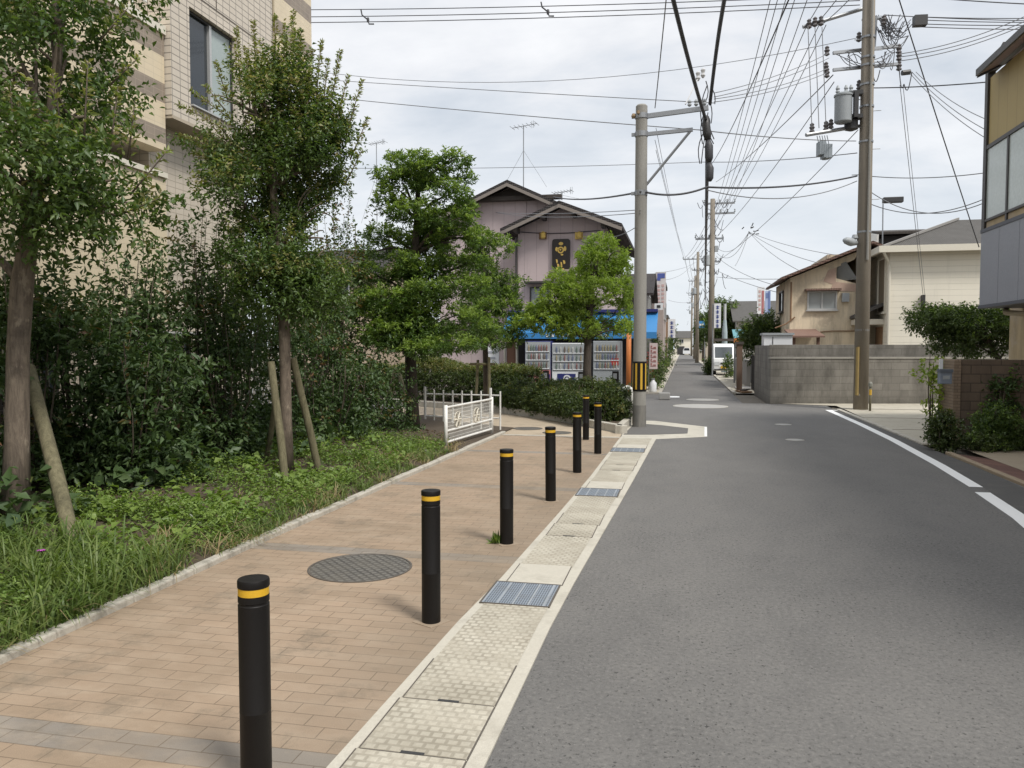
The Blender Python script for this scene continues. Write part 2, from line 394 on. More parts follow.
def field(p, k, ph):
    return (np.sin(p[:,0]*k+ph)+np.sin(p[:,1]*k*1.13+ph*2.1)+np.sin(p[:,2]*k*.93+ph*3.7)+np.sin((p[:,0]+p[:,2])*k*.61+ph*1.3)+np.sin((p[:,1]-p[:,2])*k*1.7+ph*.7))/5
def crown_arrays(blobs, ntw, npl, L, W, tl, seed, shell=.55, upb=.35, gap=-.28, k=4.0, tip_from=.55, tip_p=.5, spread=1.0, flat=0.0):
    r = np.random.default_rng(seed)
    B = np.array([b[:6] for b in blobs], float)
    w = np.array([(b[3]*b[4]*b[5])**.6*(b[6] if len(b) > 6 else 1) for b in blobs]); w /= w.sum()
    idx = r.choice(len(B), ntw, p=w)
    d = unit(r.normal(size=(ntw, 3))); rr = np.where(r.random(ntw) < shell, r.uniform(.75, 1.0, ntw), r.random(ntw)**.45)
    pos = B[idx, :3]+d*rr[:, None]*B[idx, 3:6]*(1+.14*r.normal(size=(ntw, 1)))
    keep = field(pos, k, seed*1.7) > gap
    pos, d, rr, idx = pos[keep], d[keep], rr[keep], idx[keep]; nt = len(pos)
    rel = d*rr[:, None]
    td = unit(rel*np.array([1, 1, 1-flat])+np.array([0, 0, upb])+r.normal(size=(nt, 3))*.35)
    tlen = tl*r.uniform(.6, 1.4, nt)
    t = (np.arange(npl)+.6)/npl
    c = pos[:, None, :]+td[:, None, :]*(t[None, :, None]*tlen[:, None, None])
    c = c+r.normal(size=c.shape)*L*.22
    lat = r.normal(size=(nt, npl, 3)); lat -= td[:, None, :]*(lat*td[:, None, :]).sum(-1, keepdims=True); lat = unit(lat)
    lat[..., 2] *= (1-flat)
    ax = lat*spread+td[:, None, :]*.65+np.array([0, 0, -.12])
    nr = r.normal(size=(nt, npl, 3))*.55+np.array([0, 0, 1.0])
    sz = r.uniform(.65, 1.25, nt*npl)
    tipscore = (rel[:, 2]*.7+rr*.3)
    tip = (tipscore > tip_from) & (r.random(nt) < tip_p)
    mi = np.repeat(tip.astype(int), npl*2)
    V, T = leaves(c.reshape(-1, 3), ax.reshape(-1, 3), nr.reshape(-1, 3), L*sz, W*sz)
    return V, T, mi, pos
def shoot_arrays(lines, per_m, L, W, seed, rad_=.05, mat=1, up=.8):
    r = np.random.default_rng(seed); C, A = [], []
    for p, q in lines:
        p, q = np.array(p), np.array(q); l = np.linalg.norm(q-p); n = max(6, int(per_m*l)); d = (q-p)/l
        t = r.random(n)**.85; o = r.normal(size=(n,3)); o -= d*(o@d)[:,None]; o = unit(o)
        C.append(p+d*(t*l)[:,None]+o*(rad_*(1.15-t)*r.random(n))[:,None]); A.append(o+d*up*r.uniform(.3,1.3,n)[:,None])
    C, A = np.concatenate(C), np.concatenate(A); n = len(C)
    V, T = leaves(C, A, r.normal(size=(n,3))*.6+[0,0,1.], L*r.uniform(.6,1.2,n), W*r.uniform(.7,1.2,n))
    return V, T, np.full(n*2, mat)
def merge(parts):
    Vs, Ts, Ms, o = [], [], [], 0
    for V, T, m in parts: Vs.append(V); Ts.append(T+o); Ms.append(m); o += len(V)
    return np.concatenate(Vs), np.concatenate(Ts), np.concatenate(Ms)
def curve(a, b, bend, n=6):
    a, b, bend = Vector(a), Vector(b), Vector(bend); return [a.lerp(b, i/(n-1))+bend*math.sin(math.pi*i/(n-1)) for i in range(n)]
def pxb(lst, D):
    """(px, py, rx px, ry px, offset in depth, depth radius[, weight]) around depth D -> world blobs"""
    out = []
    for q in lst:
        d = D+q[4]; c = P(q[0], q[1], d); rx, rz = q[2]*d/F, q[3]*d/F
        ry = q[5] if q[5] else (rx+rz)/2
        out.append((c.x, c.y, c.z, rx, ry, rz, *(q[6:] or (1,))))
    return out
def limbs(mb, path, blobs, r, up=.0, sub=3, seed=0, trunk_r=.1):
    rr = random.Random(seed)
    for b in blobs:
        c = Vector(b[:3])
        # leave the trunk below the clump
        best = min(path, key=lambda p: (Vector((p.x, p.y, 0))-Vector((c.x, c.y, 0))).length*.6+abs((c.z-.45*b[5]-p.z)-.25) + (3 if p.z > c.z else 0))
        q = curve(best, c, (0, 0, up*(c-best).length), 6)
        mb.tube(q, [r*(1-.75*i/5) for i in range(6)], 6)
        for _ in range(sub):
            d = Vector((rr.gauss(0,1), rr.gauss(0,1), rr.gauss(.5,.6))).normalized()
            e = c+Vector((d.x*b[3], d.y*b[4], d.z*b[5]))*.85; s0 = q[rr.choice([2,3,4])]
            mb.tube(curve(s0, e, (rr.uniform(-.05,.05), rr.uniform(-.05,.05), .06), 5), [r*.38*(1-.8*i/4)+.002 for i in range(5)], 5)

# ---------------------------------------------------------------- ground, road, pavement
def zt(x, y, z): return (x, y, z)
mb = MB(); mb.sheet([(-300,-120,-.05),(300,-120,-.05),(300,600,-.05),(-300,600,-.05)]); struct('ground', mb, GROUNDM)
mb = MB()
mb.sheet([(-.80,-6,0),(3.95,-6,0),(3.95,17.9,0),(-.80,17.9,0)])
mb.sheet([(-.80,17.9,0),(3.95,17.9,0),(3.95,24.1,0),(1.73,24.1,0),(1.73,28.1,0),(-.80,28.1,0)])
mb.sheet([(-60,18.3,0),(-.80,17.9,0),(-.80,28.1,0),(-60,29.5,0)])
mb.sheet([(-.80,28.1,0),(1.73,28.1,0),(1.73,175,0),(-.80,175,0)])
struct('road', mb, ASPH)
# dark newer patch of asphalt along the pole
mb = MB(); mb.sheet([(-1.08,14.9,.006),(-.55,15.0,.006),(.1,15.35,.006),(.12,16.35,.006),(-.45,16.9,.006),(-1.0,17.2,.006)])
struct('road_patch', mb, plain('dark_asphalt', (.12,.115,.108), .9, .2, 2, .4, 120))
mb = MB(); mb.sheet([(-1.1,14.3,.003),(-.455,14.3,.003),(.45,14.87,.003),(.5,16.74,.003),(-.59,17.85,.003),(-1.05,17.9,.003),(-1.1,15.04,.003)])
struct('concrete_apron', mb, CEMENT)
mb = MB(); mb.sheet([(.40,14.9,.007),(.45,14.9,.007),(.5,16.7,.007),(.45,16.7,.007)]); struct('apron_edge', mb, WPAINT)
def lerp_tab(y, tab):
    if y <= tab[0][0]: return tab[0][1]
    for (a, u), (b, v) in zip(tab, tab[1:]):
        if y <= b: return u+(v-u)*(y-a)/(b-a)
    return tab[-1][1]
def gl(y): return lerp_tab(y, [(2.8,-1.345),(4.5,-1.30),(5.4,-1.25),(7.7,-1.185),(9.9,-1.135),(14.3,-1.10)])   # left edge of the gutter
def gr(y): return lerp_tab(y, [(4.8,-.745),(9.2,-.60),(14.3,-.455)])                                           # right edge
ys = [-4, 2.8, 4.5, 5.4, 7.7, 9.9, 14.3]
mb = MB()
for a, b in zip(ys, ys[1:]):
    mb.sheet([(-3.5,a,.004),(gl(a)-.004,a,.004),(gl(b)-.004,b,.004),(-3.42 if b > 7 else -3.5,b,.004)])
struct('brick_pavement', mb, PAVER)
mb = MB()
for a, b in zip(ys, ys[1:]):
    mb.prism([(gl(a),a,-.03),(gr(a),a,-.03),(gr(b),b,-.03),(gl(b),b,-.03)], (0,0,.04))
struct('gutter', mb, CEMENT)
mb = MB()
for a, b in zip(ys, ys[1:]): mb.sheet([(gl(a)+.055,a,.0135),(gr(a)-.075,a,.0135),(gr(b)-.075,b,.0135),(gl(b)+.055,b,.0135)])
struct('studded_gutter_bed', mb, CHECK)
mb = MB(); mb.sheet([(-3.6,14.31,.004),(-1.1,14.31,.004),(-1.12,15.0,.004),(-2.63,17.17,.004),(-4.46,19.2,.004),(-7.5,21.0,.004),(-7.5,19.5,.004),(-5.2,15.2,.004)])
struct('footpath', mb, PATHM)
mb = MB(); mb.prism([(-3.4,14.32,.0),(-1.11,14.32,0),(-1.11,14.44,0),(-3.4,14.44,0)], (0,0,.012)); struct('pavement_edging', mb, KERBM)
# drain covers and grates let into the gutter
GRATEM = NT('steel_grate'); q_ = GRATEM.n('SeparateXYZ', {0: GRATEM.obj})
gx = GRATEM.math('LESS_THAN', GRATEM.math('FLOORED_MODULO', q_.outputs[0], .016), .0075); gy = GRATEM.math('LESS_THAN', GRATEM.math('FLOORED_MODULO', q_.outputs[1], .045), .006)
gb = GRATEM.math('LESS_THAN', GRATEM.math('FLOORED_MODULO', GRATEM.math('ADD', q_.outputs[0], .02), .1), .012)
gc = GRATEM.mix(GRATEM.math('MAXIMUM', gx, gy), (.10,.115,.135), (.27,.31,.36)); gc = GRATEM.mix(gb, gc, (.36,.385,.41))
gc = GRATEM.mix(GRATEM.ramp(GRATEM.noise(7, 5, .7), [(.5, 0), (.75, .5)]), gc, (.16,.15,.13))
GRATEM.bump(GRATEM.math('MAXIMUM', gx, gy), .6, .01); GRATEM = GRATEM.out(gc, .5, .25)
def cover(y, kind, label, first=None):
    x0, x1 = gl(y+.24)+(.06 if kind != 'grate' else .02), gr(y+.24)-.08
    t = thing('drain_cover' if kind != 'grate' else 'drain_grate', label, 'drain cover' if kind != 'grate' else 'grate', ((x0+x1)/2, y+.24, .01),
              'concrete covers along the gutter' if kind != 'grate' else 'steel grates in the gutter')
    m = MB()
    if kind == 'grate':
        m.box((x0,y+.012,-.03),(x1,y+.468,.0165)); m.build('grating', GRATEM, t)
        m = MB()
        for a in ((x0-.012,y+.002,x0-.001,y+.478),(x1+.001,y+.002,x1+.012,y+.478)): m.box((a[0],a[1],-.03),(a[2],a[3],.019))
        m.box((x0,y+.002,-.03),(x1,y+.011,.019)); m.box((x0,y+.469,-.03),(x1,y+.478,.019)); m.build('rim', IRON, t)
    else:
        m.box((x0,y+.004,-.03),(x1,y+.476,.0165)); m.build('slab', CHECK if kind == 'checker' else CEMENT, t, bevel=.004)
        if kind == 'checker':
            m = MB(); m.box(((x0+x1)/2-.05,y-.006,.01),((x0+x1)/2+.05,y+.014,.0178)); m.build('lifting_slot', DARKM, t)
        pieces('joint', IRON, t, [MB().box((x0-.007,y+.003,-.03),(x0-.0005,y+.476,.0142)), MB().box((x1+.0005,y+.003,-.03),(x1+.007,y+.476,.0142)), MB().box((x0,y-.003,-.03),(x1,y+.003,.0146))])
ordn = ['nearest', 'second', 'third', 'fourth', 'fifth', 'sixth', 'seventh', 'eighth', 'ninth', 'tenth', 'eleventh', 'twelfth', 'thirteenth', 'fourteenth', 'fifteenth', 'sixteenth', 'seventeenth', 'eighteenth', 'nineteenth', 'twentieth', 'twenty-first', 'twenty-second', 'twenty-third', 'twenty-fourth', 'twenty-fifth']
gn = {4.83: 'nearest blue-grey steel grate, beside the second bollard', 8.6: 'blue-grey steel grate in the gutter midway along the bollard row', 12.36: 'farthest blue-grey steel grate, just before the concrete pole'}
for k, (yg, l) in enumerate(gn.items()):
    cover(yg, 'grate', l); cover(yg+.48, 'plain', 'smooth beige gutter cover directly beyond the %s steel grate' % ('nearest', 'middle', 'farthest')[k])
    for q in (0, 1): cover(yg-1.88+.48*q, 'checker', 'studded gutter cover with lifting slot, %s of the pair %s steel grate' % (('nearer', 'farther')[q], ('before the nearest', 'before the middle', 'before the farthest')[k]))
cover(2.47, 'checker', 'studded beige gutter cover cut by the bottom frame edge')
# kerb along the planting bed
mb = MB()
n = 26
for k in range(n):
    a, b = -2+k*.64, -2+(k+1)*.64-.006
    xa, xb = -3.545+max(0,(a-6))*.018, -3.545+max(0,(b-6))*.018
    mb.prism([(xa+.02,a,-.03),(xa+.105,a,-.03),(xb+.105,b,-.03),(xb+.02,b,-.03)], (0,0,.082+random.uniform(-.004,.004)))
struct('bed_kerb', mb, KERBM, bevel=.012)
def bedz(x, y):
    x = np.asarray(x, float); y = np.asarray(y, float); t = np.clip((-3.5-x)/1.5, 0, 1)
    return .022+.19*t+.03*t*np.sin(x*2.3+y*1.7)+.02*t*np.sin(x*5.1-y*4.3)
mb = MB(); nx, ny = 40, 60
xs = np.linspace(-9.5, -3.5, nx); yy = np.linspace(-3, 15.6, ny)
for j in range(ny):
    for i in range(nx):
        xk = xs[i]+max(0, (yy[j]-6))*.018*(1 if i == nx-1 else 0); mb.v.append((xk, yy[j], float(bedz(xs[i], yy[j]))))
for j in range(ny-1):
    for i in range(nx-1): mb.f.append([j*nx+i, j*nx+i+1, (j+1)*nx+i+1, (j+1)*nx+i]); mb.m.append(0)
struct('planting_bed', mb, SOIL, smooth=True)
# hedge island with its stone kerb
isl = [(-1.12,15.04),(-2.63,17.17),(-4.46,19.2),(-8.5,21.6),(-14,24),(-14,27),(-7,25),(-3.0,20.6),(-1.02,17.9)]
mb = MB(); mb.sheet([(x, y, .12) for x, y in isl]); struct('hedge_bed', mb, SOIL)
mb = MB()
for (a, b) in [(isl[0],isl[1]),(isl[1],isl[2]),(isl[2],isl[3]),(isl[8],isl[0])]:
    a, b = Vector((*a,-.03)), Vector((*b,-.03)); d = (b-a).normalized(); nn = Vector((d.y,-d.x,0)); L_ = (b-a).length; k = max(1, int(L_/.6))
    for q in range(k):
        p0 = a+d*(L_*q/k+.003); p1 = a+d*(L_*(q+1)/k-.003)
        mb.prism([p0, p1, p1+nn*.13, p0+nn*.13], (0,0,.19))
struct('hedge_kerb', mb, KERBM, bevel=.012)
# right side
mb = MB()
mb.sheet([(3.955,14.35,.012),(13,14.35,.012),(13,27,.012),(2.6,24.05,.012),(4.2,23.4,.012),(4.17,22,.012)]); struct('concrete_forecourt', mb, FORE)
mb = MB(); mb.box((3.95,14.4,-.03),(4.06,22,.03)); struct('forecourt_kerb', mb, KERBM, bevel=.01)
mb = MB()
for yj in (16.9, 19.6): mb.box((4.06,yj,.0),(13,yj+.05,.0155))
mb.box((3.9,22.3,0),(13,22.42,.016)); struct('slab_joint', mb, plain('joint_line', (.17,.155,.125), .9, .2))
mb = MB(); mb.prism([(4.08,13.2,.0),(4.02,5.0,.0),(4.36,5.0,.0),(4.40,12.7,.0)], (0,0,.018)); struct('red_brick_strip', mb, REDBR)
mb = MB(); mb.prism([(3.98,13.3,-.03),(3.92,5.0,-.03),(4.015,5.0,-.03),(4.075,13.3,-.03)], (0,0,.065)); struct('strip_kerb', mb, plain('kerb_tan', (.30,.235,.16), .9, .25, 4, .3), bevel=.008)
mb = MB(); mb.sheet([(4.37,5,.02),(14,5,.02),(14,14.3,.02),(4.41,14.3,.02)]); struct('beige_forecourt', mb, plain('beige_concrete', (.33,.275,.20), .9, .15, 2, .25, 60, stain=.35, stain_col=(.16,.13,.09)))
def strip(pts, w, z, mbx):
    for (x0,y0),(x1,y1) in zip(pts, pts[1:]): mbx.sheet([(x0-w/2,y0,z),(x0+w/2,y0,z),(x1+w/2,y1,z),(x1-w/2,y1,z)])
WORN = NT('worn_road_paint'); wk = WORN.ramp(WORN.noise(22, 7, .72), [(.63, 0), (.72, .6)])
WORN.bump(WORN.noise(120, 3), .3, .003); WORN = WORN.out(WORN.mix(wk, (.80,.80,.785), (.25,.25,.245)), .75)
mb = MB(); strip([(3.39,10.18),(3.52,12),(3.66,15),(3.72,18),(3.73,21.9)], .15, .004, mb); mb.sheet([(3.81,21.75,.004),(4.1,21.78,.004),(4.1,21.9,.004),(3.81,21.9,.004)]); struct('road_marking', mb, WORN)
mb = MB(); strip([(2.6,4.5),(3.06,7.5),(3.20,8.4),(3.335,9.82)], .16, .004, mb); struct('road_marking', mb, WORN)
mb = MB(); mb.sheet([(-.55,26.3,.004),(-.1,26.3,.004),(-.1,27.0,.004),(-.55,27.0,.004)]); struct('road_marking', mb, WORN)
mb = MB()
for (x0,y0,u0),(x1,y1,u1) in zip([(3.23,8.0,3.90),(3.44,9.9,3.91),(3.60,12,3.96),(3.74,15,3.945),(3.80,18,3.945)], [(3.44,9.9,3.91),(3.60,12,3.96),(3.74,15,3.945),(3.80,18,3.945),(3.81,21.7,3.945)]): mb.sheet([(x0,y0,.0025),(u0,y0,.0025),(u1,y1,.0025),(x1,y1,.0025)])
struct('road_shoulder', mb, plain('shoulder_asphalt', (.085,.082,.078), .9, .25, 2.5, .4, 110, stain=.4, stain_col=(.15,.14,.12)))
# kerbs along the far street
mb = MB(); mb.box((-.84,28.2,-.03),(-.73,172,.05)); mb.box((1.73,29,-.03),(1.85,172,.05)); mb.box((-9,28.15,-.03),(-.85,28.3,.06)); struct('street_kerb', mb, KERBM)
mb = MB(); mb.sheet([(-12,28.3,.01),(-.84,28.3,.01),(-.84,172,.01),(-12,172,.01)]); mb.sheet([(1.85,29,.01),(12,29,.01),(12,172,.01),(1.85,172,.01)]); struct('roadside', mb, FORE)

# ---------------------------------------------------------------- manholes
MANH = NT('manhole_iron')
br = MANH.n('TexBrick', {'Vector': MANH.vmap((1,1,1), rot=(0,0,.78)), 'Color1': (.165,.155,.138), 'Color2': (.13,.122,.11), 'Mortar': (.055,.051,.046), 'Scale': 1.0, 'Mortar Size': .010, 'Mortar Smooth': .3, 'Brick Width': .055, 'Row Height': .055}, offset=0.0)
MANH.bump(MANH.math('MULTIPLY', br.outputs['Fac'], -1), .7, .006)
MANH = MANH.out(MANH.mix(MANH.ramp(MANH.noise(4, 6, .7), [(.4, .5), (.65, 0)]), br.outputs['Color'], (.15,.135,.11)), .6, .15)
def manhole(x, y, r, label, mat, rim, z=.004):
    t = thing('manhole_cover', label, 'manhole cover', (x, y, z))
    MB().lathe((x,y,z-.03), [(r*.955,0),(r*.955,.032),(r*.93,.034)], 40).build('lid', mat, t)
    m = MB(); o = Vector((x,y,z))
    n = 40; prof = [(r*.96,.002),(r*.965,.0355-.03),(r,.0055),(r,.0)]
    for R, zz in prof:
        for k in range(n): m.v.append((x+R*math.cos(2*math.pi*k/n), y+R*math.sin(2*math.pi*k/n), z+zz))
    for i in range(3):
        for k in range(n): m.f.append([i*n+k, (i+1)*n+k, (i+1)*n+(k+1)%n, i*n+(k+1)%n]); m.m.append(0)
    m.build('rim', rim, t)
manhole(-2.34, 5.46, .385, 'round iron manhole cover with diamond tread in the brick pavement', MANH, IRON)
manhole(-3.05, 15.6, .30, 'dark manhole cover on the footpath nearer the white guard panel', MANH, IRON)
manhole(-2.35, 14.95, .28, 'dark manhole cover on the footpath nearer the bollards', MANH, IRON)
PALEC = plain('pale_concrete', (.34,.33,.31), .8, .1)
manhole(.49, 22.6, .75, 'large pale round cover in the road at the crossing', PALEC, KERBM, 0)
manhole(.62, 25.4, .5, 'pale round cover in the road just past the crossing', PALEC, KERBM, 0)
manhole(1.96, 14.72, .16, 'small pale round lid in the asphalt right of the pole', PALEC, KERBM, 0)
manhole(2.1, 17.6, .17, 'small pale round lid in the asphalt, the farther of two', PALEC, KERBM, 0)

# ---------------------------------------------------------------- bollards
def bollard():
    t = thing('bollard', 'black steel bollard with yellow band, nearest to the camera', 'bollard', (0,0,0), 'bollards along the pavement edge')
    MB().lathe((0,0,0), [(.0565,-.02),(.0565,.30),(.0569,.301),(.0569,.302),(.0565,.303),(.0565,.700),(.054,.703),(.054,.709),(.0565,.712),(.0565,.737)], 28).build('post', BLACKP, t, smooth=True).modifiers.new('e', 'EDGE_SPLIT').split_angle = rad(35)
    MB().lathe((0,0,0), [(.0558,.737),(.0558,.765)], 28).build('reflective_band', YELL, t, smooth=True).modifiers.new('e', 'EDGE_SPLIT').split_angle = rad(35)
    MB().lathe((0,0,0), [(.0572,.765),(.058,.767),(.058,.788),(.0555,.794),(.03,.796)], 28).build('cap', BLACKP, t, smooth=True).modifiers.new('e', 'EDGE_SPLIT').split_angle = rad(50)
    MB().box((-.082,-.082,-.03),(.082,.082,.0035)).build('footing', plain('footing_mortar', (.29,.225,.16), .9, .25, 6, .3), t)
    return t
bo = bollard(); bo.location = (-1.54, 2.61, .004)
blab = ['second bollard from the camera, beside the steel grate', 'third bollard from the camera, a grass tuft at its foot', 'fourth bollard from the camera, midway along the row', 'fifth bollard from the camera, before the close far pair', 'right bollard of the far pair, nearest to the gutter', 'farthest bollard, set back beside the hedge']
for (x, y), l in zip([(-1.46,4.46),(-1.43,6.40),(-1.37,8.30),(-1.34,10.24),(-1.27,12.14),(-1.67,13.93)], blab):
    c = dup(bo, (x, y, .004), 'black steel yellow-banded '+l); c.rotation_euler = (random.uniform(-.008,.008), random.uniform(-.008,.008), random.uniform(0,6))
V, T = leaves(np.array([[-1.5+random.uniform(-.03,.02), 6.38+random.uniform(-.03,.03), .004] for _ in range(40)]), rng.normal(size=(40,3))*.5+[-.2,0,1], rng.normal(size=(40,3))+[0,0,.5], rng.uniform(.06,.13,40), .012)
tag(tri_object('grass_tuft', V, T, LF_WEED, loc=(-1.5,6.38,0)), 'small green grass tuft at the foot of a bollard', 'grass')
# ---------------------------------------------------------------- trees and shrubs on the left
def tree(name, label, cat, base, path, radii, blobs, bark, lf, lfn, ntw, npl, L, W, tl, seed, limb_r=.05, group=None, sub=3, up=.1, shoots=(), shoot_n=75, **kw):
    t = thing(name, label, cat, base, group)
    m = MB(); m.tube(path, radii, 12); limbs(m, path, blobs, limb_r, up, sub, seed)
    for p, q in shoots: m.tube([p, Vector(p).lerp(Vector(q), .6), q], [.009,.006,.003], 4)
    m.build('trunk', bark, t, smooth=True)
    V, T, mi, _ = crown_arrays(blobs, ntw, npl, L, W, tl, seed, **kw)
    if shoots: V, T, mi = merge([(V, T, mi), shoot_arrays(shoots, shoot_n, L*.85, W*.8, seed+1)])
    tri_object('crown', V, T, [lf, lfn], mi, t)
    return t
def bent(p, q, n=8, amp=.04, seed=0):
    r = random.Random(seed); a, b = Vector(p), Vector(q)
    return [a.lerp(b, i/(n-1))+Vector((r.uniform(-amp,amp), r.uniform(-amp,amp), 0))*(0 if i == 0 else 1) for i in range(n)]
# near tree at the left edge
D = 7.2; bA = G(15, 530, .12); D = (bA-EYE).dot(cf)
pA = [bA, P(17, 440, D), P(18, 350, D), P(22, 285, D), P(32, 220, D), P(48, 140, D+.1), P(60, 40, D+.1), P(70, -80, D+.2)]
mid = pA[3]
blA = pxb([(20,60,75,75,.1,.7),(66,60,38,58,.2,.6),(-60,120,90,110,.1,.9),(45,-60,95,80,.2,.9),(60,165,78,46,-.3,.6),(112,180,46,32,-.1,.5),(20,175,60,50,-.6,.5),(-80,-60,100,120,.2,1.0),(115,215,42,24,.1,.45),(35,225,55,24,-.2,.5),(86,116,32,38,0,.4),(-60,220,70,40,.1,.6)], D)
tree('crape_myrtle', 'large leafy tree with smooth mottled trunk at the left edge', 'tree', bA, pA, [.118,.094,.086,.088,.065,.045,.032,.02], blA, BARKA, LF_CRAPE, LF_CRAPEN, 4300, 9, .068, .032, .26, 11, .04, sub=3, gap=-.02, k=3.4, tip_from=.6, tip_p=.22, shoot_n=110,
     shoots=[(P(a,b,D+e), P(c,d,D+e)) for a,b,c,d,e in ((14,135,10,82,-.4),(84,140,88,62,-.5),(60,120,52,70,-.5),(110,150,118,88,-.2),(128,160,135,100,0),(130,195,168,150,.1),(120,215,160,198,.1),(100,40,128,8,.1),(110,85,138,58,.1),(40,150,30,105,-.6))])
# second tree
bB = G(287, 470, .2); DB = (bB-EYE).dot(cf)
pB = [bB, P(286,420,DB), P(285,360,DB), P(284,310,DB), P(279,250,DB), P(273,190,DB), P(276,130,DB), P(282,70,DB)]
blB = pxb([(263.92, 165, 44.72, 60, 0, 0.6),(301.76, 160, 36.12, 58, 0.1, 0.55),(284.16, 110, 27.52, 44, 0, 0.4),(293.84, 75, 12.04, 34, 0, 0.22, 0.7),(320.24, 125, 15.48, 38, 0.1, 0.3),(343.12, 140, 6.88, 22, 0.1, 0.2, 0.6),(258.64, 95, 10.32, 30, 0, 0.2, 0.7),(244.56, 85, 6.88, 24, 0.1, 0.2, 0.6),(242.8, 112, 34.4, 22, -0.3, 0.35),(222.56, 100, 18.919999999999998, 8, -0.3, 0.2, 0.7),(235.76, 205, 36.12, 36, -0.2, 0.5),(295.6, 225, 39.56, 50, 0, 0.6),(319.36, 210, 17.2, 46, 0.2, 0.4),(213.76, 140, 29.24, 16, 0, 0.3, 0.8),(263.92, 255, 39.56, 36, -0.2, 0.5),(310.56, 285, 29.24, 36, 0, 0.5),(283.28, 290, 39.56, 30, -0.1, 0.5),(327.28, 165, 12.04, 34, 0.1, 0.3),(323.76, 238, 13.76, 36, 0.2, 0.4),(316.72, 262, 20.64, 28, 0.1, 0.4)], DB)
tree('crape_myrtle', 'slender upright tree with spiky pale shoots beside the tiled apartment block', 'tree', bB, pB, [.085,.07,.066,.07,.058,.045,.033,.02], blB, BARKA, LF_CRAPE, LF_CRAPEN, 7600, 10, .055, .026, .22, 23, .03, sub=2, upb=.75, gap=-.01, k=3.9, tip_from=.35, tip_p=.5, shoot_n=230,
     shoots=[(P(a,b,DB+e), P(c,d,DB+e)) for a,b,c,d,e in ((243,115,236,26,.1),(258,105,253,20,0),(250,110,246,48,-.1),(275,100,275,15,0),(283,100,285,24,.1),(295,95,293,11,0),(300,100,301,30,.1),(305,110,313,50,0),(315,115,321,40,0),(322,120,328,60,.1),(328,125,340,50,.1),(335,130,348,75,0),(345,140,362,80,.1),(350,160,368,118,.1),(345,185,362,150,.1),(232,120,190,90,-.2),(225,130,178,104,-.3),(225,110,205,85,-.2),(220,150,180,135,-.1),(225,165,192,152,0),(228,100,215,60,0))])
# spikes of pale seed heads are part of the crowns
# cloud-pruned tree
bC = G(413, 428, .15); DC = (bC-EYE).dot(cf)
pC = [bC, P(412,395,DC), P(410,350,DC), P(413,300,DC), P(415,255,DC), P(417,220,DC), P(418,190,DC), P(430,165,DC)]
pads = [(412,163,26,9),(455,160,17,9),(388,173,17,10),(425,174,28,9),(466,179,10,6),(402,182,26,10),(450,195,22,15),(385,201,11,16),(412,214,26,12),(464,210,14,10),(447,220,28,11),(383,236,20,11),(436,231,24,12),(455,243,24,14),(475,238,10,8),(446,262,20,9),(476,262,14,9),(400,262,20,9),(402,281,20,9),(375,252,22,10),(372,275,24,14),(460,288,32,14),(425,292,26,10),(390,300,30,12),(450,318,34,12),(405,330,36,13),(470,330,30,12),(446,345,36,9),(380,335,24,18),(430,250,22,16),(415,305,28,18),(440,320,26,16),(395,340,30,14),(425,350,28,10),(420,182,16,10),(410,200,18,10),(424,240,18,12),(404,246,16,10),(412,272,20,11),(424,272,18,9),(405,315,22,11),(428,330,24,11),(396,318,20,10),(418,345,22,9),(372,300,18,12),(366,320,16,14)]
blC = pxb([(a,b,c*.92,d*.84,random.uniform(-.6,.6),c*1.0*DC/F) for a,b,c,d in pads], DC)
tree('cloud_pruned_tree', 'tall podocarpus tree trimmed into layered green pads', 'tree', bC, pC, [.135,.11,.098,.085,.07,.058,.045,.025], blC, BARKD, LF_PODO, LF_PODON, 9000, 9, .074, .021, .07, 31, .04, sub=1, shell=.85, upb=.75, gap=-.32, k=5.5, tip_from=.22, tip_p=.75, spread=.8, flat=.25)
bD = G(487, 402, .2); DD = 18.6; bD = P(487, 398, DD)
bD.z = .12
pD = [bD, P(486,370,DD), P(485,340,DD), P(484,310,DD), P(485,280,DD), P(482,240,DD)]
blD = pxb([(a,b,c*.93,d*.9,random.uniform(-.3,.3),c*DD/F) for a,b,c,d in [(480,240,14,14),(497,250,20,16),(478,265,22,15),(505,268,16,16),(492,288,26,15),(512,282,12,10),(480,308,24,13),(508,305,15,14),(496,325,26,11),(470,322,18,12),(488,342,26,9),(515,332,12,12),(455,335,14,8)]], DD)
tree('small_broadleaf_tree', 'smaller loose green tree propped by stakes before the mauve house', 'tree', bD, pD, [.08,.07,.06,.055,.045,.02], blD, BARKD, LF_PODO, LF_PODON, 2800, 10, .078, .022, .10, 37, .025, sub=1, shell=.7, upb=.6, gap=-.3, k=5, tip_from=.1, tip_p=.6, spread=.8, flat=.15)
DE = 18.2; bE = P(588, 408, DE); bE.z = .12
pE = [bE, P(587,370,DE), P(588,340,DE), P(590,310,DE), P(592,280,DE), P(600,250,DE)]
blE = pxb([(a,b,c*.93,d*.92,random.uniform(-.35,.35),c*DE/F) for a,b,c,d in [(602,246,15,11),(612,258,16,13),(590,257,13,8),(600,268,22,11),(619,272,11,13),(585,278,20,9),(620,292,12,13),(600,290,20,12),(560,282,14,11),(575,296,20,11),(553,298,14,12),(562,315,22,11),(590,312,26,12),(618,314,15,13),(545,322,20,9),(575,330,26,10),(605,328,20,9),(625,330,8,7),(540,312,14,9),(532,322,16,8),(548,332,16,7),(618,326,14,9)]], DE)
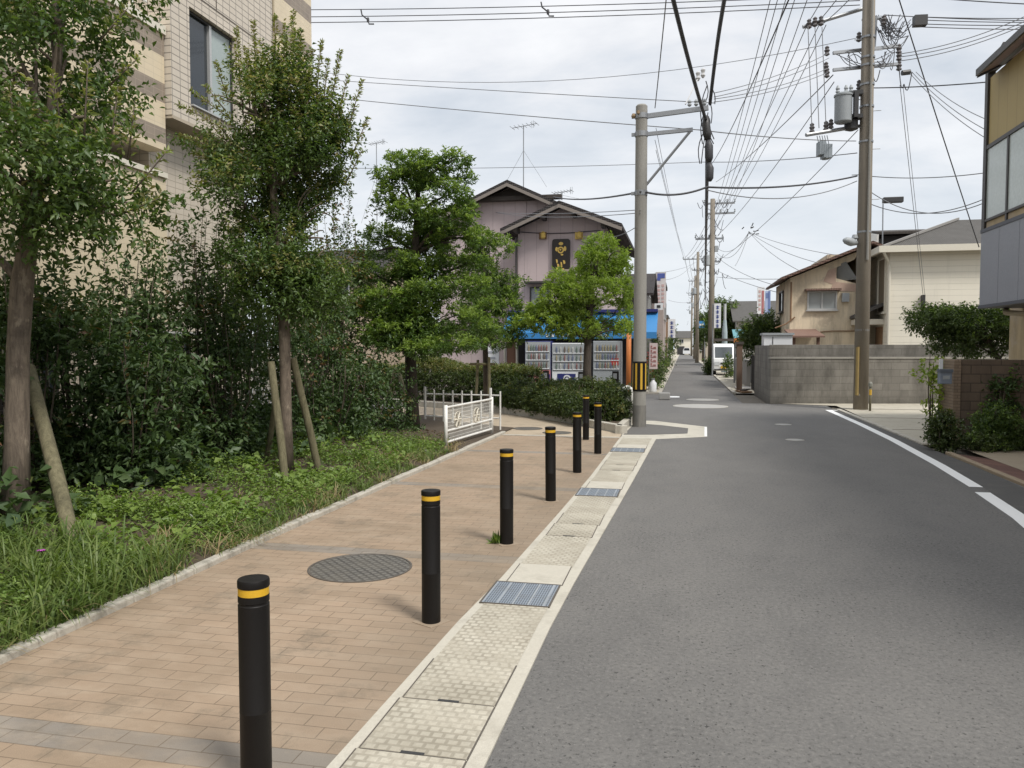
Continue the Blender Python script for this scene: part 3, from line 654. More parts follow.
tree('bright_green_tree', 'bright yellow-green tree in front of the sign on the mauve house', 'tree', bE, pE, [.11,.095,.085,.075,.06,.02], blE, BARKD, LF_PODON, LF_BRIGHT, 4300, 10, .08, .023, .09, 41, .03, sub=1, shell=.75, upb=.7, gap=-.28, k=5, tip_from=-.2, tip_p=.8, spread=.8, flat=.1)

# dense shrubs behind the grass
def shrub(x, y, h, r, label, seed, ntw=650, lf=LF_SHRUB, lfn=LF_SHRUBN, L=.085, W=.038, name='evergreen_shrub', group='evergreen shrubs along the apartment fence', z0=None, stems=6, tip=.10, cat='shrub', npl=9, low=.25, tl=.2, shoots=0):
    z = float(bedz(x, y)) if z0 is None else z0
    t = thing(name, label, cat, (x, y, z), group); rr = random.Random(seed)
    m = MB(); bl = []
    for k in range(stems):
        a = rr.uniform(0, 6.28); d = rr.uniform(.1, .8)*r; tip_ = Vector((x+d*math.cos(a), y+d*math.sin(a), z+h*rr.uniform(.72, 1.0)))
        b0 = Vector((x+.25*d*math.cos(a), y+.25*d*math.sin(a), z-.05))
        q = curve(b0, tip_, (rr.uniform(-.08,.08), rr.uniform(-.08,.08), 0), 6); m.tube(q, [.016*(1-.13*i) for i in range(6)], 5)
        for i, f in enumerate((low, low+.25, .72, .9)):
            c = b0.lerp(tip_, f); w = r*(.55 if f < .8 else .35)*rr.uniform(.75, 1.2)
            bl.append((c.x+rr.uniform(-.12,.12), c.y+rr.uniform(-.12,.12), c.z, w, w, h*.17))
    sh = []
    for k in range(shoots):
        a = rr.uniform(0, 6.28); d = rr.uniform(.1, .7)*r; p0 = Vector((x+d*math.cos(a), y+d*math.sin(a), z+h*rr.uniform(.5,.75))); p1 = p0+Vector((rr.uniform(-.15,.15), rr.uniform(-.15,.15), h*rr.uniform(.3,.55)))
        sh.append((p0, p1)); m.tube([Vector((x,y,z-.02)), p0-Vector((0,0,.3)), p0, p1], [.010,.008,.006,.003], 4)
    m.build('stems', BARKS, t, smooth=True)
    V, T, mi, _ = crown_arrays(bl, ntw, npl, L, W, tl, seed, shell=.6, upb=.4, gap=-.2, k=4.2, tip_from=.3, tip_p=tip)
    if sh: V, T, mi = merge([(V, T, mi), shoot_arrays(sh, 30, L*.8, W*.8, seed+1, .06, 0), shoot_arrays(sh[:2], 22, L*.7, W*.8, seed+2, .04, 1)])
    tri_object('foliage', V, T, [lf, lfn], mi, t); return t
ssp = [(-6.3,4.2,1.8,.75,'glossy dark shrub at the left edge behind the mottled trunk'),
       (-6.1,5.6,1.55,.72,'low dark shrub between the mottled trunk and the leaning stake'),
       (-6.35,6.6,2.35,.62,'thin tall shrub with bare upper stems right of the mottled trunk'),
       (-5.75,7.3,1.5,.75,'broad dark shrub behind the heart-shaped weeds'),
       (-6.5,8.3,2.6,.70,'tall dark evergreen shrub before the white fence rail'),
       (-6.2,9.1,3.0,.75,'tallest evergreen shrub with reddish leaf tips left of the slender tree'),
       (-5.6,8.9,1.8,.70,'dense dark shrub just left of the two propped stakes'),
       (-6.2,10.2,2.9,.85,'dark evergreen shrub directly behind the slender tree'),
       (-5.7,10.9,2.3,.80,'evergreen shrub with red young leaves right of the slender tree'),
       (-6.0,12.1,2.9,.85,'mid green shrub between the slender and the cloud-pruned tree'),
       (-5.35,12.7,1.45,.72,'low shrub with orange young leaves left of the cloud-pruned tree'),
       (-6.2,13.4,3.7,.75,'tall yellowish shrub left of the cloud-pruned tree'),
       (-5.3,11.2,1.25,.6,'short dark shrub beside the right-hand stake of the slender tree'),
       (-7.0,3.0,1.8,.8,'dark shrub cut by the left frame edge'),
       (-6.3,14.4,1.25,.7,'low dark shrub behind the cloud-pruned tree trunk'),
       (-5.0,13.6,.6,.45,'small low shrub at the foot of the cloud-pruned tree'),
       (-6.5,7.5,2.15,.7,'dark shrub between the two leafy trees, close to the fence')]
for i, (x, y, h, r, l) in enumerate(ssp):
    shrub(x, y, h, r, l, 100+i, ntw=int(400*h*r/1.2)+180, shoots=6 if h > 1.65 else 2, L=.09 if y < 8 else .075, tip=(.28 if 'orange' in l else .18 if 'red' in l else .55 if 'yellowish' in l else .07), low=.12, stems=7)
# low hedge on the island
def hedge(pts, w, h, label, seed, ntw, z=.12, lf=LF_HEDGE, lfn=LF_HEDGEN, tip=.5, L=.042, name='hedge'):
    r = np.random.default_rng(seed); pts = [Vector((*p, 0)) for p in pts]; base = pts[0]
    t = thing(name, label, 'hedge', (base.x, base.y, z), 'clipped hedges on the island')
    seg = [(a, b, (b-a).length) for a, b in zip(pts, pts[1:])]; tot = sum(s[2] for s in seg)
    pos, out = [], []
    for _ in range(ntw):
        u = r.random()*tot
        for a, b, l in seg:
            if u <= l: break
            u -= l
        d = (b-a)/l; nn = Vector((-d.y, d.x, 0)); c = a+d*u
        hh = h*(1+.12*math.sin(c.x*2.1+c.y*1.3)+.09*math.sin(c.x*4.3+c.y*3.4+1))
        f = r.random(); s = 1 if r.random() < .5 else -1
        if f < .42: o = (r.uniform(-1, 1), r.uniform(.9, 1.03)); dr = Vector((nn.x*o[0]*.5, nn.y*o[0]*.5, 1))
        elif f < .9: o = (s*r.uniform(.85, 1.05), r.random()**.7); dr = nn*s+Vector((0, 0, .5))
        else: o = (r.uniform(-1, 1), r.uniform(.1, .95)); dr = Vector((0, 0, 1))
        rnd = 1-.25*max(0, o[1]-.7)/.3*abs(o[0])
        p = c+nn*(o[0]*w/2*rnd); pos.append((p.x, p.y, z+hh*o[1]*(1-.10*o[0]**4))); out.append(tuple(dr.normalized()))
    pos = np.array(pos)+r.normal(size=(ntw,3))*.03; td = unit(np.array(out)+r.normal(size=(ntw,3))*.4); npl = 9
    c = pos[:,None,:]+td[:,None,:]*((np.arange(npl)/npl)[None,:,None]*.13)+r.normal(size=(ntw,npl,3))*.012
    ax = r.normal(size=(ntw,npl,3))+td[:,None,:]*.8; nr = r.normal(size=(ntw,npl,3))*.6+np.array([0,0,1.])
    mi = np.repeat(((pos[:,2] > z+h*.84) & (r.random(ntw) < tip)).astype(int), npl*2)
    V, T = leaves(c.reshape(-1,3), ax.reshape(-1,3), nr.reshape(-1,3), L*r.uniform(.7,1.3,ntw*npl), L*.5)
    tri_object('foliage', V, T, [lf, lfn], mi, t)
    m = MB(); m.tube([Vector((q.x,q.y,z+.03)) for q in pts], .014, 5)
    for a, b, l in seg:
        d = (b-a)/l; nn = Vector((-d.y, d.x, 0))
        for q in range(int(l/.35)):
            p = a+d*(q*.35+.1)
            for e in range(3):
                tp = p+nn*random.uniform(-w*.35, w*.35)+d*random.uniform(-.2,.2)+Vector((0,0,z+h*.85)); m.tube([p+Vector((0,0,z-.03)), p.lerp(tp,.5)+Vector((0,0,z*.5)), tp], [.012,.009,.004], 4)
    m.build('stems', BARKS, t)
    return t
hedge([(-1.55,16.3),(-2.9,18.3),(-4.2,19.7)], 1.0, .50, 'dark low hedge behind the far bollards, next to the concrete pole', 5, 7500, tip=.3, L=.05)
hedge([(-3.9,20.4),(-6.2,21.9),(-9.5,23.4)], 1.1, .95, 'clipped hedge with bright top behind the white picket fence', 6, 9000, tip=.8, L=.055)
hedge([(-1.75,17.5),(-3.2,19.8)], .8, .58, 'greyish hedge in front of the vending machines', 8, 3200, tip=.25, L=.05)
for i, (x, y, h, r, l) in enumerate([(-1.55,16.6,.78,.50,'rounded dark bush beside the concrete pole'),(-2.25,17.35,.78,.55,'rounded dark bush directly behind the farthest bollard'),(-3.1,18.3,.72,.55,'rounded dark bush left of the far bollards'),(-3.9,19.3,.78,.58,'rounded bush at the left end of the island kerb')]):
    shrub(x, y, h, r, l, 400+i, 1500, LF_HEDGE, LF_HEDGEN, .05, .027, 'rounded_bush', 'rounded bushes on the island', .12, 9, .22, npl=9, low=.15, tl=.1)
# grass and weeds in the bed
def blades(n, seed, xlo, xhi, ylo, yhi, hlo, hhi, w, name, label, mats, cat='grass', dens=None, lean=.45):
    r = np.random.default_rng(seed)
    x = xhi-(xhi-xlo)*r.random(n)**1.0; y = ylo+(yhi-ylo)*r.random(n)**1.35
    f = field(np.stack([x, y, x*0], 1), 2.6, seed); k = f+r.random(n)*.9 > .30
    x, y = x[k], y[k]; n = len(x); x = np.minimum(x, -3.53+np.maximum(0, y-6)*.018)
    z = bedz(x, y); h = r.uniform(hlo, hhi, n)*(1+.35*field(np.stack([x,y,x*0],1), 3.7, 2)); a = r.uniform(0, 6.28, n)
    d = np.stack([np.cos(a), np.sin(a), 0*a], 1); s = np.stack([-np.sin(a), np.cos(a), 0*a], 1)*(w*r.uniform(.6,1.3,n))[:, None]
    b = np.stack([x, y, z-.01], 1); up = np.array([0,0,1.]); ln = (r.uniform(.25, 1.1, n)*lean)[:, None]; h = h[:, None]
    m1 = b+up*h*.55+d*h*ln*.35; m2 = b+up*h*.9+d*h*ln*.9; tp = b+up*h*(1.02-ln*.35)+d*h*ln*1.75
    V = np.stack([b-s*.5, b+s*.5, m1-s*.5, m1+s*.5, m2-s*.35, m2+s*.35, tp], 1).reshape(-1, 3); o = (np.arange(n)*7)[:, None]
    T = np.concatenate([o+np.array([q]) for q in ([0,1,3],[0,3,2],[2,3,5],[2,5,4],[4,5,6])], 1).reshape(-1, 3)
    return tag(tri_object(name, V, T, mats), label, cat, kind='stuff')
def tufts(n, seed, xlo, xhi, ylo, yhi, hlo, hhi, w, name, label, mats, per=16, lean=.9, thr=.2, spread=.03, ypow=1.3, edge=0):
    r = np.random.default_rng(seed)
    x = xhi-(xhi-xlo)*r.random(n)**(1.0+edge); y = ylo+(yhi-ylo)*r.random(n)**ypow
    f = field(np.stack([x, y, x*0], 1), 2.3, seed); k = f+r.random(n)*.7 > thr; x, y, f = x[k], y[k], f[k]; n = len(x)
    ht = r.uniform(hlo, hhi, n)*(1+.5*f)
    x = np.repeat(x, per)+r.normal(size=n*per)*spread; y = np.repeat(y, per)+r.normal(size=n*per)*spread; h = np.repeat(ht, per)*r.uniform(.45, 1.15, n*per); n = len(x)
    x = np.minimum(x, -3.50+np.maximum(0, y-6)*.018); z = bedz(x, y); a = r.uniform(0, 6.28, n)
    d = np.stack([np.cos(a), np.sin(a), 0*a], 1); s = np.stack([-np.sin(a), np.cos(a), 0*a], 1)*(w*r.uniform(.6, 1.3, n))[:, None]
    b = np.stack([x, y, z-.01], 1); up = np.array([0, 0, 1.]); ln = (r.uniform(.15, 1.1, n)*lean)[:, None]; h = h[:, None]
    m1 = b+up*h*.55+d*h*ln*.3; m2 = b+up*h*(.92-ln*.12)+d*h*ln*.78; tp = b+up*h*(1.05-ln*.48)+d*h*ln*1.35
    V = np.stack([b-s*.4, b+s*.4, m1-s*.5, m1+s*.5, m2-s*.36, m2+s*.36, tp], 1).reshape(-1, 3); o = (np.arange(n)*7)[:, None]
    T = np.concatenate([o+np.array([q]) for q in ([0,1,3],[0,3,2],[2,3,5],[2,5,4],[4,5,6])], 1).reshape(-1, 3)
    return tag(tri_object(name, V, T, mats), label, 'grass', kind='stuff')
tufts(1900, 3, -5.6, -3.50, 1.6, 12.2, .05, .14, .009, 'grass', 'green grass tufts spreading over the planting bed', LF_GRASS, thr=.50)
tufts(420, 4, -5.4, -3.50, 1.4, 5.0, .16, .32, .011, 'long_grass', 'long arching grass at the near left end of the kerb', LF_GRASS, 14, 1.2, .22, .045, 1.0, .5)
tufts(300, 5, -3.95, -3.50, 1.8, 11.8, .06, .15, .009, 'kerb_grass', 'short grass leaning over the kerb edge', LF_GRASS, 14, 1.3, .1, .04, 1.1, .6)
tufts(110, 9, -4.3, -3.47, 1.8, 12.8, .06, .18, .007, 'dry_grass', 'straw-coloured dead grass at the edge of the kerb', LF_DRY, 14, 1.9, .25, .05, 1.1, .8)
def weeds(n, seed, xlo, xhi, ylo, yhi, hmax, L, W, name, label, mat, npl=7, thr=.35, k=2.4):
    r = np.random.default_rng(seed); x = r.uniform(xlo, xhi, n); y = ylo+(yhi-ylo)*r.random(n)**1.25
    f = field(np.stack([x,y,x*0],1), k, seed); kk = f+r.random(n)*.55 > thr; x, y, f = x[kk], y[kk], f[kk]; n = len(x); z = bedz(x, y)
    h = r.uniform(.25, 1, n)*hmax*(.6+.9*np.clip(f+.2, 0, 1)); t = (np.arange(npl)+1)/npl
    c = np.stack([x[:,None]+r.normal(size=(n,npl))*.04, y[:,None]+r.normal(size=(n,npl))*.04, z[:,None]+h[:,None]*t[None,:]], -1)
    a = r.uniform(0, 6.28, (n,npl)); ax = np.stack([np.cos(a), np.sin(a), r.normal(size=(n,npl))*.45+.1], -1)
    nr = r.normal(size=(n,npl,3))*.5+np.array([0,0,1.]); sz = r.uniform(.5, 1.4, n*npl)
    V, T = leaves(c.reshape(-1,3), ax.reshape(-1,3), nr.reshape(-1,3), L*sz, W*sz, .12, .14)
    return tag(tri_object(name, V, T, mat), label, 'weeds', kind='stuff')
weeds(9000, 12, -5.5, -3.66, 3.2, 12.2, .20, .038, .017, 'low_weeds', 'bright green low weeds in patches over the bed', LF_WEED, 8, .52, 3.0)
weeds(3500, 13, -5.5, -3.62, 2.0, 12.4, .16, .035, .020, 'small_weeds', 'small-leaved dull green weeds between the grass', LF_HEDGE, 9, .45, 3.6)
weeds(420, 15, -6.0, -4.9, 3.6, 13, .55, .12, .085, 'heart_leaf_weeds', 'broad heart-shaped weed leaves at the foot of the shrubs', LF_SHRUB, 7, .1)
weeds(700, 17, -5.2, -3.75, 4.5, 12, .20, .085, .055, 'broadleaf_weeds', 'patches of broad pale weed leaves near the kerb', LF_WEED, 5, .3)
r_ = np.random.default_rng(44); n = 2600; x = r_.uniform(-5.6,-3.5,n); y = r_.uniform(2,13.5,n); k = field(np.stack([x,y,x*0],1), 2.1, 6) > .05; x, y = x[k], y[k]; n = len(x); a = r_.uniform(0,6.28,n)
V, T = leaves(np.stack([x,y,bedz(x,y)+.012],1), np.stack([np.cos(a),np.sin(a),0*a],1), r_.normal(size=(n,3))*.3+[0,0,1.], r_.uniform(.03,.08,n), .02); tag(tri_object('leaf_litter', V, T, m_leaf('fallen_leaf', [(.13,.08,.045),(.2,.13,.07),(.09,.06,.035)], .8, .1)), 'brown fallen leaves on the bare soil of the bed', 'leaf litter', kind='stuff')
# pink flower by the kerb
fp = G(41, 552, .3); t = thing('pink_flower', 'single magenta flower in the long grass at left', 'flower', (fp.x, fp.y, float(bedz(fp.x, fp.y))))
MB().tube([(fp.x, fp.y, .1), (fp.x+.01, fp.y, .2), fp], [.003,.003,.002], 5).build('stem', LF_GRASS, t)
a = np.linspace(0, 6.28, 15)[:-1]; V, T = leaves(np.tile(np.array(fp), (14,1)), np.stack([np.cos(a), np.sin(a), .5+0*a], 1), np.tile([0,0,1.], (14,1)), .035, .02)
tri_object('petals', V, T, plain('magenta_petal', (.42,.06,.40), .6, .1), None, t)
# stakes propping the trees
def stake(p, q, r0, label):
    p, q = Vector(p), Vector(q); m = MB(); m.tube([p, p.lerp(q,.35)+Vector((.008,.0,.0)), p.lerp(q,.7), q], [r0, r0*1.02, r0*.98, r0*.94], 12)
    o = m.build('timber_stake', STAKE, loc=p, smooth=True); o.modifiers.new('e', 'EDGE_SPLIT').split_angle = rad(50)
    tag(o, label, 'stake', 'timber stakes propping the trees'); return o
stake(G(76,550,.10)-Vector((0,0,.06)), P(29,368,7.3), .058, 'leaning round stake propping the mottled trunk at left')
stake(P(156,453,9.6), P(156,374,9.6), .035, 'upright brown stake standing among the dark shrubs')
stake(G(285,476,.2)-Vector((0,0,.05)), P(271,362,DB-.25), .045, 'left of the two pale stakes before the slender trunk')
stake(G(318,465,.2)-Vector((0,0,.05)), P(293,358,DB+.1), .045, 'right-hand pale stake leaning on the slender trunk')
stake(P(266,462,DB+.8), P(276,398,DB+.5), .035, 'thin dark stake behind the slender trunk')
stake(G(414,428,.05), P(399,374,16.4), .05, 'mossy stake leaning on the cloud-pruned tree, nearer one')
stake(P(389,404,17.0), P(396,368,16.9), .045, 'short stake beside the cloud-pruned tree, set further back')
stake(P(476,395,18.7), P(478,360,18.7), .035, 'left upright stake of the smaller loose tree')
stake(P(489,395,18.4), P(489,357,18.4), .035, 'right upright stake of the smaller loose tree')
t = P(470,364,18.5); u = P(495,364,18.5); o = MB().tube([t, u], .03, 8).build('cross_bar', STAKE, loc=t); tag(o, 'horizontal timber tied across the smaller loose tree', 'stake')
# white guard panel, picket fence and a white post
g0, g1 = Vector((-3.70,12.1,.0)), Vector((-3.48,14.3,.0)); t = thing('guard_panel', 'white steel guard rail panel with wire mesh beside the kerb', 'railing', g0)
d = (g1-g0).normalized()
for p in (g0, g1): MB().tube([p, p+Vector((0,0,.72))], .03, 10).build('post', WHITEP, t, smooth=True)
m = MB()
for z in (.12, .30, .68): m.tube([g0+Vector((0,0,z)), g1+Vector((0,0,z))], .02 if z != .35 else .012, 8)
m.build('rail', WHITEP, t)
m = MB(); L_ = (g1-g0).length; k = 46
for i in range(1, k): p = g0+d*(L_*i/k); m.tube([p+Vector((0,0,.12)), p+Vector((0,0,.68))], .0035, 4)
for i in range(1, 9): z = .12+.56*i/9; m.tube([g0+Vector((0,0,z)), g1+Vector((0,0,z))], .0035, 4)
m.build('wire_mesh', WHITEP, t)
m = MB()
for f in (.22, .62):
    p = g0+d*(L_*f)+Vector((.012,0,.45))
    for k in range(6):
        a = k*1.047; m.tube([p, p+d*(.16*math.cos(a))+Vector((0,0,.13*math.sin(a)))], .012, 5)
    m.tube([p+d*(.15*math.cos(w*.35))+Vector((0,0,.13*math.sin(w*.35))) for w in range(19)], .007, 5)
m.build('leaf_ornament', plain('tan_enamel', (.64,.60,.50), .5), t)
f0, f1 = Vector((-5.0,14.95,.06)), Vector((-3.42,14.75,.06)); t = thing('picket_fence', 'low white picket fence behind the guard panel', 'fence', f0)
m = MB()
for i in range(9):
    p = f0.lerp(f1, i/8); m.tube([p, p+Vector((0,0,.74 if i % 7 else .8))], .018 if i % 7 else .028, 6)
m.build('picket', WHITEP, t)
m = MB()
for z in (.22, .66): m.tube([f0+Vector((0,0,z)), f1+Vector((0,0,z))], .015, 6)
m.build('rail', WHITEP, t)
wp = G(622, 424); o = MB().tube([wp-Vector((0,0,.02)), wp+Vector((.0,.0,.60)), wp+Vector((.03,.0,.74)), wp+Vector((.12,.05,.78)), wp+Vector((.2,.08,.74)), wp+Vector((.22,.09,-.02))], .062, 10).build('white_hoop_guard', WHITEP, loc=wp, smooth=True)
tag(o, 'white hoop-shaped guard post at the hedge corner by the concrete pole', 'guard post')
# ---------------------------------------------------------------- buildings
def window(par, ax, c, a0, a1, z0, z1, sgn=-1, frame=ALU, glass=GLASS, mull=1, name='window', fr=.05, dep=.06, sill=True):
    """ax 'y': wall plane y=c, spans x a0..a1, faces sgn*y; ax 'x': wall plane x=c, spans y a0..a1"""
    a0, a1 = min(a0,a1), max(a0,a1)
    def bx(m, u0, u1, w0, w1, d0, d1):
        if ax == 'y': m.box((u0, c+sgn*d0, w0), (u1, c+sgn*d1, w1))
        else: m.box((c+sgn*d0, u0, w0), (c+sgn*d1, u1, w1))
    m = MB()
    bx(m, a0, a0+fr, z0, z1, -.03, dep); bx(m, a1-fr, a1, z0, z1, -.03, dep); bx(m, a0+fr, a1-fr, z1-fr, z1, -.03, dep); bx(m, a0+fr, a1-fr, z0, z0+fr, -.03, dep)
    for k in range(mull):
        q = a0+(a1-a0)*(k+1)/(mull+1); bx(m, q-fr*.5, q+fr*.5, z0+fr, z1-fr, -.03, dep*.8)
    f = m.build(name, frame, par)
    m = MB(); bx(m, a0+fr, a1-fr, z0+fr, z1-fr, -.02, .012); m.build('pane', glass, f)
    if sill:
        m = MB(); bx(m, a0-.04, a1+.04, z0-.05, z0-.003, -.02, dep+.05); m.build('sill', frame, f)
    return f
def gable_roof(m, x0, x1, y0, y1, ze, zr, axis='y', over=.35, th=.12, xr=None):
    if axis == 'y':
        xr = (x0+x1)/2 if xr is None else xr
        for xe, s in ((x0, -1), (x1, 1)):
            sl = (zr-ze)/abs(xr-xe); xo = xe+s*over; zo = ze-sl*over
            m.prism([(xr,y0-over,zr),(xo,y0-over,zo),(xo,y0-over,zo+th),(xr,y0-over,zr+th)], (0, y1-y0+2*over, 0))
    else:
        yr = (y0+y1)/2
        for ye, s in ((y0, -1), (y1, 1)):
            sl = (zr-ze)/abs(yr-ye); yo = ye+s*over; zo = ze-sl*over
            m.prism([(x0-over,yr,zr),(x0-over,yo,zo),(x0-over,yo,zo+th),(x0-over,yr,zr+th)], (x1-x0+2*over, 0, 0))
def house(name, label, x0, x1, y0, y1, ze, zr, axis, wall, roof, wins=(), cat='house', over=.35, group=None):
    t = thing(name, label, cat, ((x0+x1)/2, y0, 0), group)
    m = MB(); m.box((x0,y0,-.05),(x1,y1,ze))
    if zr > ze:
        if axis == 'y': xm = (x0+x1)/2; m.prism([(x0,y0,ze+.001),(x1,y0,ze+.001),(xm,y0,zr-.02)], (0,y1-y0,0))
        else: ym = (y0+y1)/2; m.prism([(x0,y0,ze+.001),(x0,y1,ze+.001),(x0,ym,zr-.02)], (x1-x0,0,0))
    m.build('wall', wall, t)
    m = MB()
    if zr > ze: gable_roof(m, x0, x1, y0, y1, ze, zr, axis, over)
    else: m.box((x0-.08,y0-.08,ze+.002),(x1+.08,y1+.08,ze+.22))
    m.build('roof', roof, t)
    for w in wins: window(t, *[q for q in w if not isinstance(q, dict)], **(w[-1] if isinstance(w[-1], dict) else {}))
    return t
# tiled apartment block at left
AP = thing('apartment_building', 'beige tiled apartment building with brown bands and a projecting window bay at left', 'apartment block', (-8, 8, 0))
W0 = AX(189, 6, -7.6); W1 = AX(237, 100, -7.6); wz0 = AX(189, 104, -7.6).z; wz1 = W0.z; wy0, wy1 = W0.y, W1.y
by0, by1, bx = 10.78, 13.84, -7.6
m = MB(); m.box((-14,-8,-.05),(-8.0,13.45,2.0)); m.box((-14,10.76,2.0),(-8.0,13.45,5.12)); m.build('ground_floor_wall', TILE, AP)
m = MB(); m.box((-8.9,-8,2.002),(-7.7,10.74,4.2)); m.box((-8.0,-8,4.62),(-7.7,10.76,6.34)); m.box((-14,13.97,7.2),(-7.62,15.5,13)); m.build('banded_wall', TILEB, AP)
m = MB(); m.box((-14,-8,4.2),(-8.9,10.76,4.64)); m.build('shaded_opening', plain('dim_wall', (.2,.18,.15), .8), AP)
m = MB(); m.box((-14,-8,4.64),(-8.12,10.76,13)); m.build('balcony_wall', TILEN, AP)
m = MB(); m.box((-8.04,-8,6.342),(-7.66,10.76,6.47)); m.box((-8.95,-8,4.202),(-7.66,10.74,4.28)); m.build('coping', CREAMP, AP)
m = MB(); m.tube([(-7.8,-8,6.74),(-7.8,10.5,6.74)], .025, 8)
for k in range(9): m.tube([(-7.8,10.2-k*1.2,6.47),(-7.8,10.2-k*1.2,6.74)], .018, 6)
m.build('balcony_rail', WHITEP, AP)
m = MB()
m.box((-8.4,by0,5.17),(bx,by1,wz0)); m.box((-8.4,by0,wz1),(bx,by1,13)); m.box((-8.4,by0,wz0),(bx,wy0,wz1)); m.box((-8.4,wy1,wz0),(bx,by1,wz1)); m.box((-8.41,by0,5.18),(-8.4,by1,13)); m.build('window_bay', TILEN, AP)
m = MB(); m.box((-8.4,by0+.01,5.12),(bx+.003,by1,5.168)); m.box((-14,13.99,7.14),(-7.625,15.48,7.198)); m.build('soffit', SOFFIT, AP)
m = MB(); m.box((-8.0,by1+.002,5.2),(-7.66,by1+.128,13)); m.build('recessed_joint', DARKM, AP)
m = MB(); m.box((bx,by0,wz1+.22),(bx+.004,by1,wz1+.245)); m.box((bx,12.0,wz1+.245),(bx+.004,12.02,13)); m.build('expansion_joint', plain('joint_dark', (.12,.1,.08)), AP)
wx = bx-.11
f = MB(); fr = .045
for (u0,u1,v0,v1) in ((wy0,wy0+fr,wz0,wz1),(wy1-fr,wy1,wz0,wz1),(wy0+fr,wy1-fr,wz1-fr,wz1),(wy0+fr,wy1-fr,wz0,wz0+fr)): f.box((wx-.05,u0,v0),(wx+.03,u1,v1))
ym = (wy0+wy1)/2+.0
f = f.build('window', DARKM, AP)
m = MB(); m.box((wx-.03,ym-.03,wz0+fr),(wx+.045,ym+.03,wz1-fr)); m.box((wx+.03,wy0,wz0-.01),(bx+.05,wy1,wz0+.012)); m.build('frame', ALU, f)
m = MB(); m.box((wx-.02,wy0+fr,wz0+fr),(wx-.005,ym-.03,wz1-fr)); m.build('pane', GLASS, f)
m = MB(); m.box((wx-.01,ym+.03,wz0+fr),(wx+.008,wy1-fr,wz1-fr)); m.build('pane', GLASSL, f)
for k in range(4): window(AP, 'x', -8.0, 1.2+k*2.9, 3.0+k*2.9, .9, 1.9, 1, BRONZE, GLASS, 1)
# rail fence in front of it
t = thing('mesh_fence', 'pale fence with fine upright bars between the shrubs and the apartment block', 'fence', (-7.05, 6, 0))
m = MB(); m.tube([(-7.05,-1,1.84),(-7.05,13.2,1.84)], .026, 8); m.box((-7.08,-1,.62),(-7.02,13.2,.67)); m.build('rail', WHITEP, t)
m = MB()
for k in range(142): m.box((-7.058,-.95+k*.1,.3),(-7.042,-.935+k*.1,1.83))
m.build('bar_panel', CREAMP, t)
m = MB(); m.box((-7.12,-1,-.05),(-6.98,13.2,.55)); m.build('base_wall', plain('base_grey', (.16,.16,.17), .8, .2, 2, .2, stain=.4), t)
for k in range(8): MB().box((-7.09,-.5+k*1.95,.55),(-7.01,-.42+k*1.95,1.86)).build('post', WHITEP, t)
# beige neighbour behind the trees
p = AY(330,240,36); q = AY(372,240,36)
house('neighbour_house', 'small beige house half hidden behind the cloud-pruned tree', p.x-2.6, q.x, 36, 42, 5.2, 6.6, 'x', plain('beige_render', (.42,.34,.25), .8), ROOFD, [('y',36,AY(336,300,36).x,AY(350,300,36).x,4.2,5.0)])
# mauve house
PHY = 29.0
PH = thing('mauve_house', 'mauve two-gabled house with dark roof and ground-floor shop front', 'house', (AY(560,388,PHY).x, PHY, 0))
xl, xrr = AY(518,300,PHY).x, AY(604,300,PHY).x
ap = AY(559,204,PHY-.7); le = AY(500,232,PHY-.7); re = AY(622,227,PHY-.7)
def slope_roof(m, a, e, y1, th=.13): m.prism([(a.x,a.y,a.z),(e.x,e.y,e.z),(e.x,e.y,e.z+th),(a.x,a.y,a.z+th)], (0,y1-a.y,0))
def zroof(x): return ap.z+(le.z-ap.z)*(ap.x-x)/(ap.x-le.x) if x < ap.x else ap.z+(re.z-ap.z)*(x-ap.x)/(re.x-ap.x)
m = MB(); m.prism([(xl,PHY,2.9),(xrr,PHY,2.9),(xrr,PHY,zroof(xrr)-.03),(ap.x,PHY,ap.z-.03),(xl,PHY,zroof(xl)-.03)], (0,9,0))
xa, xb = AY(440,300,30.6).x, AY(575,300,30.6).x; ap2 = AY(507,183,30.0); le2 = AY(415,229,30.0); re2 = AY(585,217,30.0)
def z2(x): return ap2.z+(le2.z-ap2.z)*(ap2.x-x)/(ap2.x-le2.x) if x < ap2.x else ap2.z+(re2.z-ap2.z)*(x-ap2.x)/(re2.x-ap2.x)
m.prism([(xa,30.6,0),(xl-.002,30.6,0),(xl-.002,30.6,z2(xl)-.03),(ap2.x,30.6,ap2.z-.03),(xa,30.6,z2(xa)-.03)], (0,8,0))
m.prism([(xl,38.1,5),(xb,38.1,5),(xb,38.1,z2(xb)-.03),(ap2.x,38.1,ap2.z-.03)], (0,.3,0)); m.prism([(xl,30.62,4.5),(xb,30.62,4.5),(xb,30.62,z2(xb)-.05),(xl,30.62,z2(xl)-.05)], (0,7.4,0))
m.build('wall', PINK, PH)
m = MB(); slope_roof(m, ap, le, 39); slope_roof(m, ap, re, 39); slope_roof(m, ap2, le2, 39.5); slope_roof(m, ap2, re2, 39.5); m.build('roof', ROOFD, PH)
m = MB()
def barge(m, a, e, w=.13): m.prism([(a.x,a.y-.02,a.z-w),(e.x,e.y-.02,e.z-w),(e.x,e.y-.02,e.z-.005),(a.x,a.y-.02,a.z-.005)], (0,-.04,0))
for a, e in ((ap,le),(ap,re),(ap2,le2),(ap2,re2)): barge(m, a, e)
m.build('bargeboard', plain('bargeboard_paint', (.22,.19,.165), .7, .2), PH)
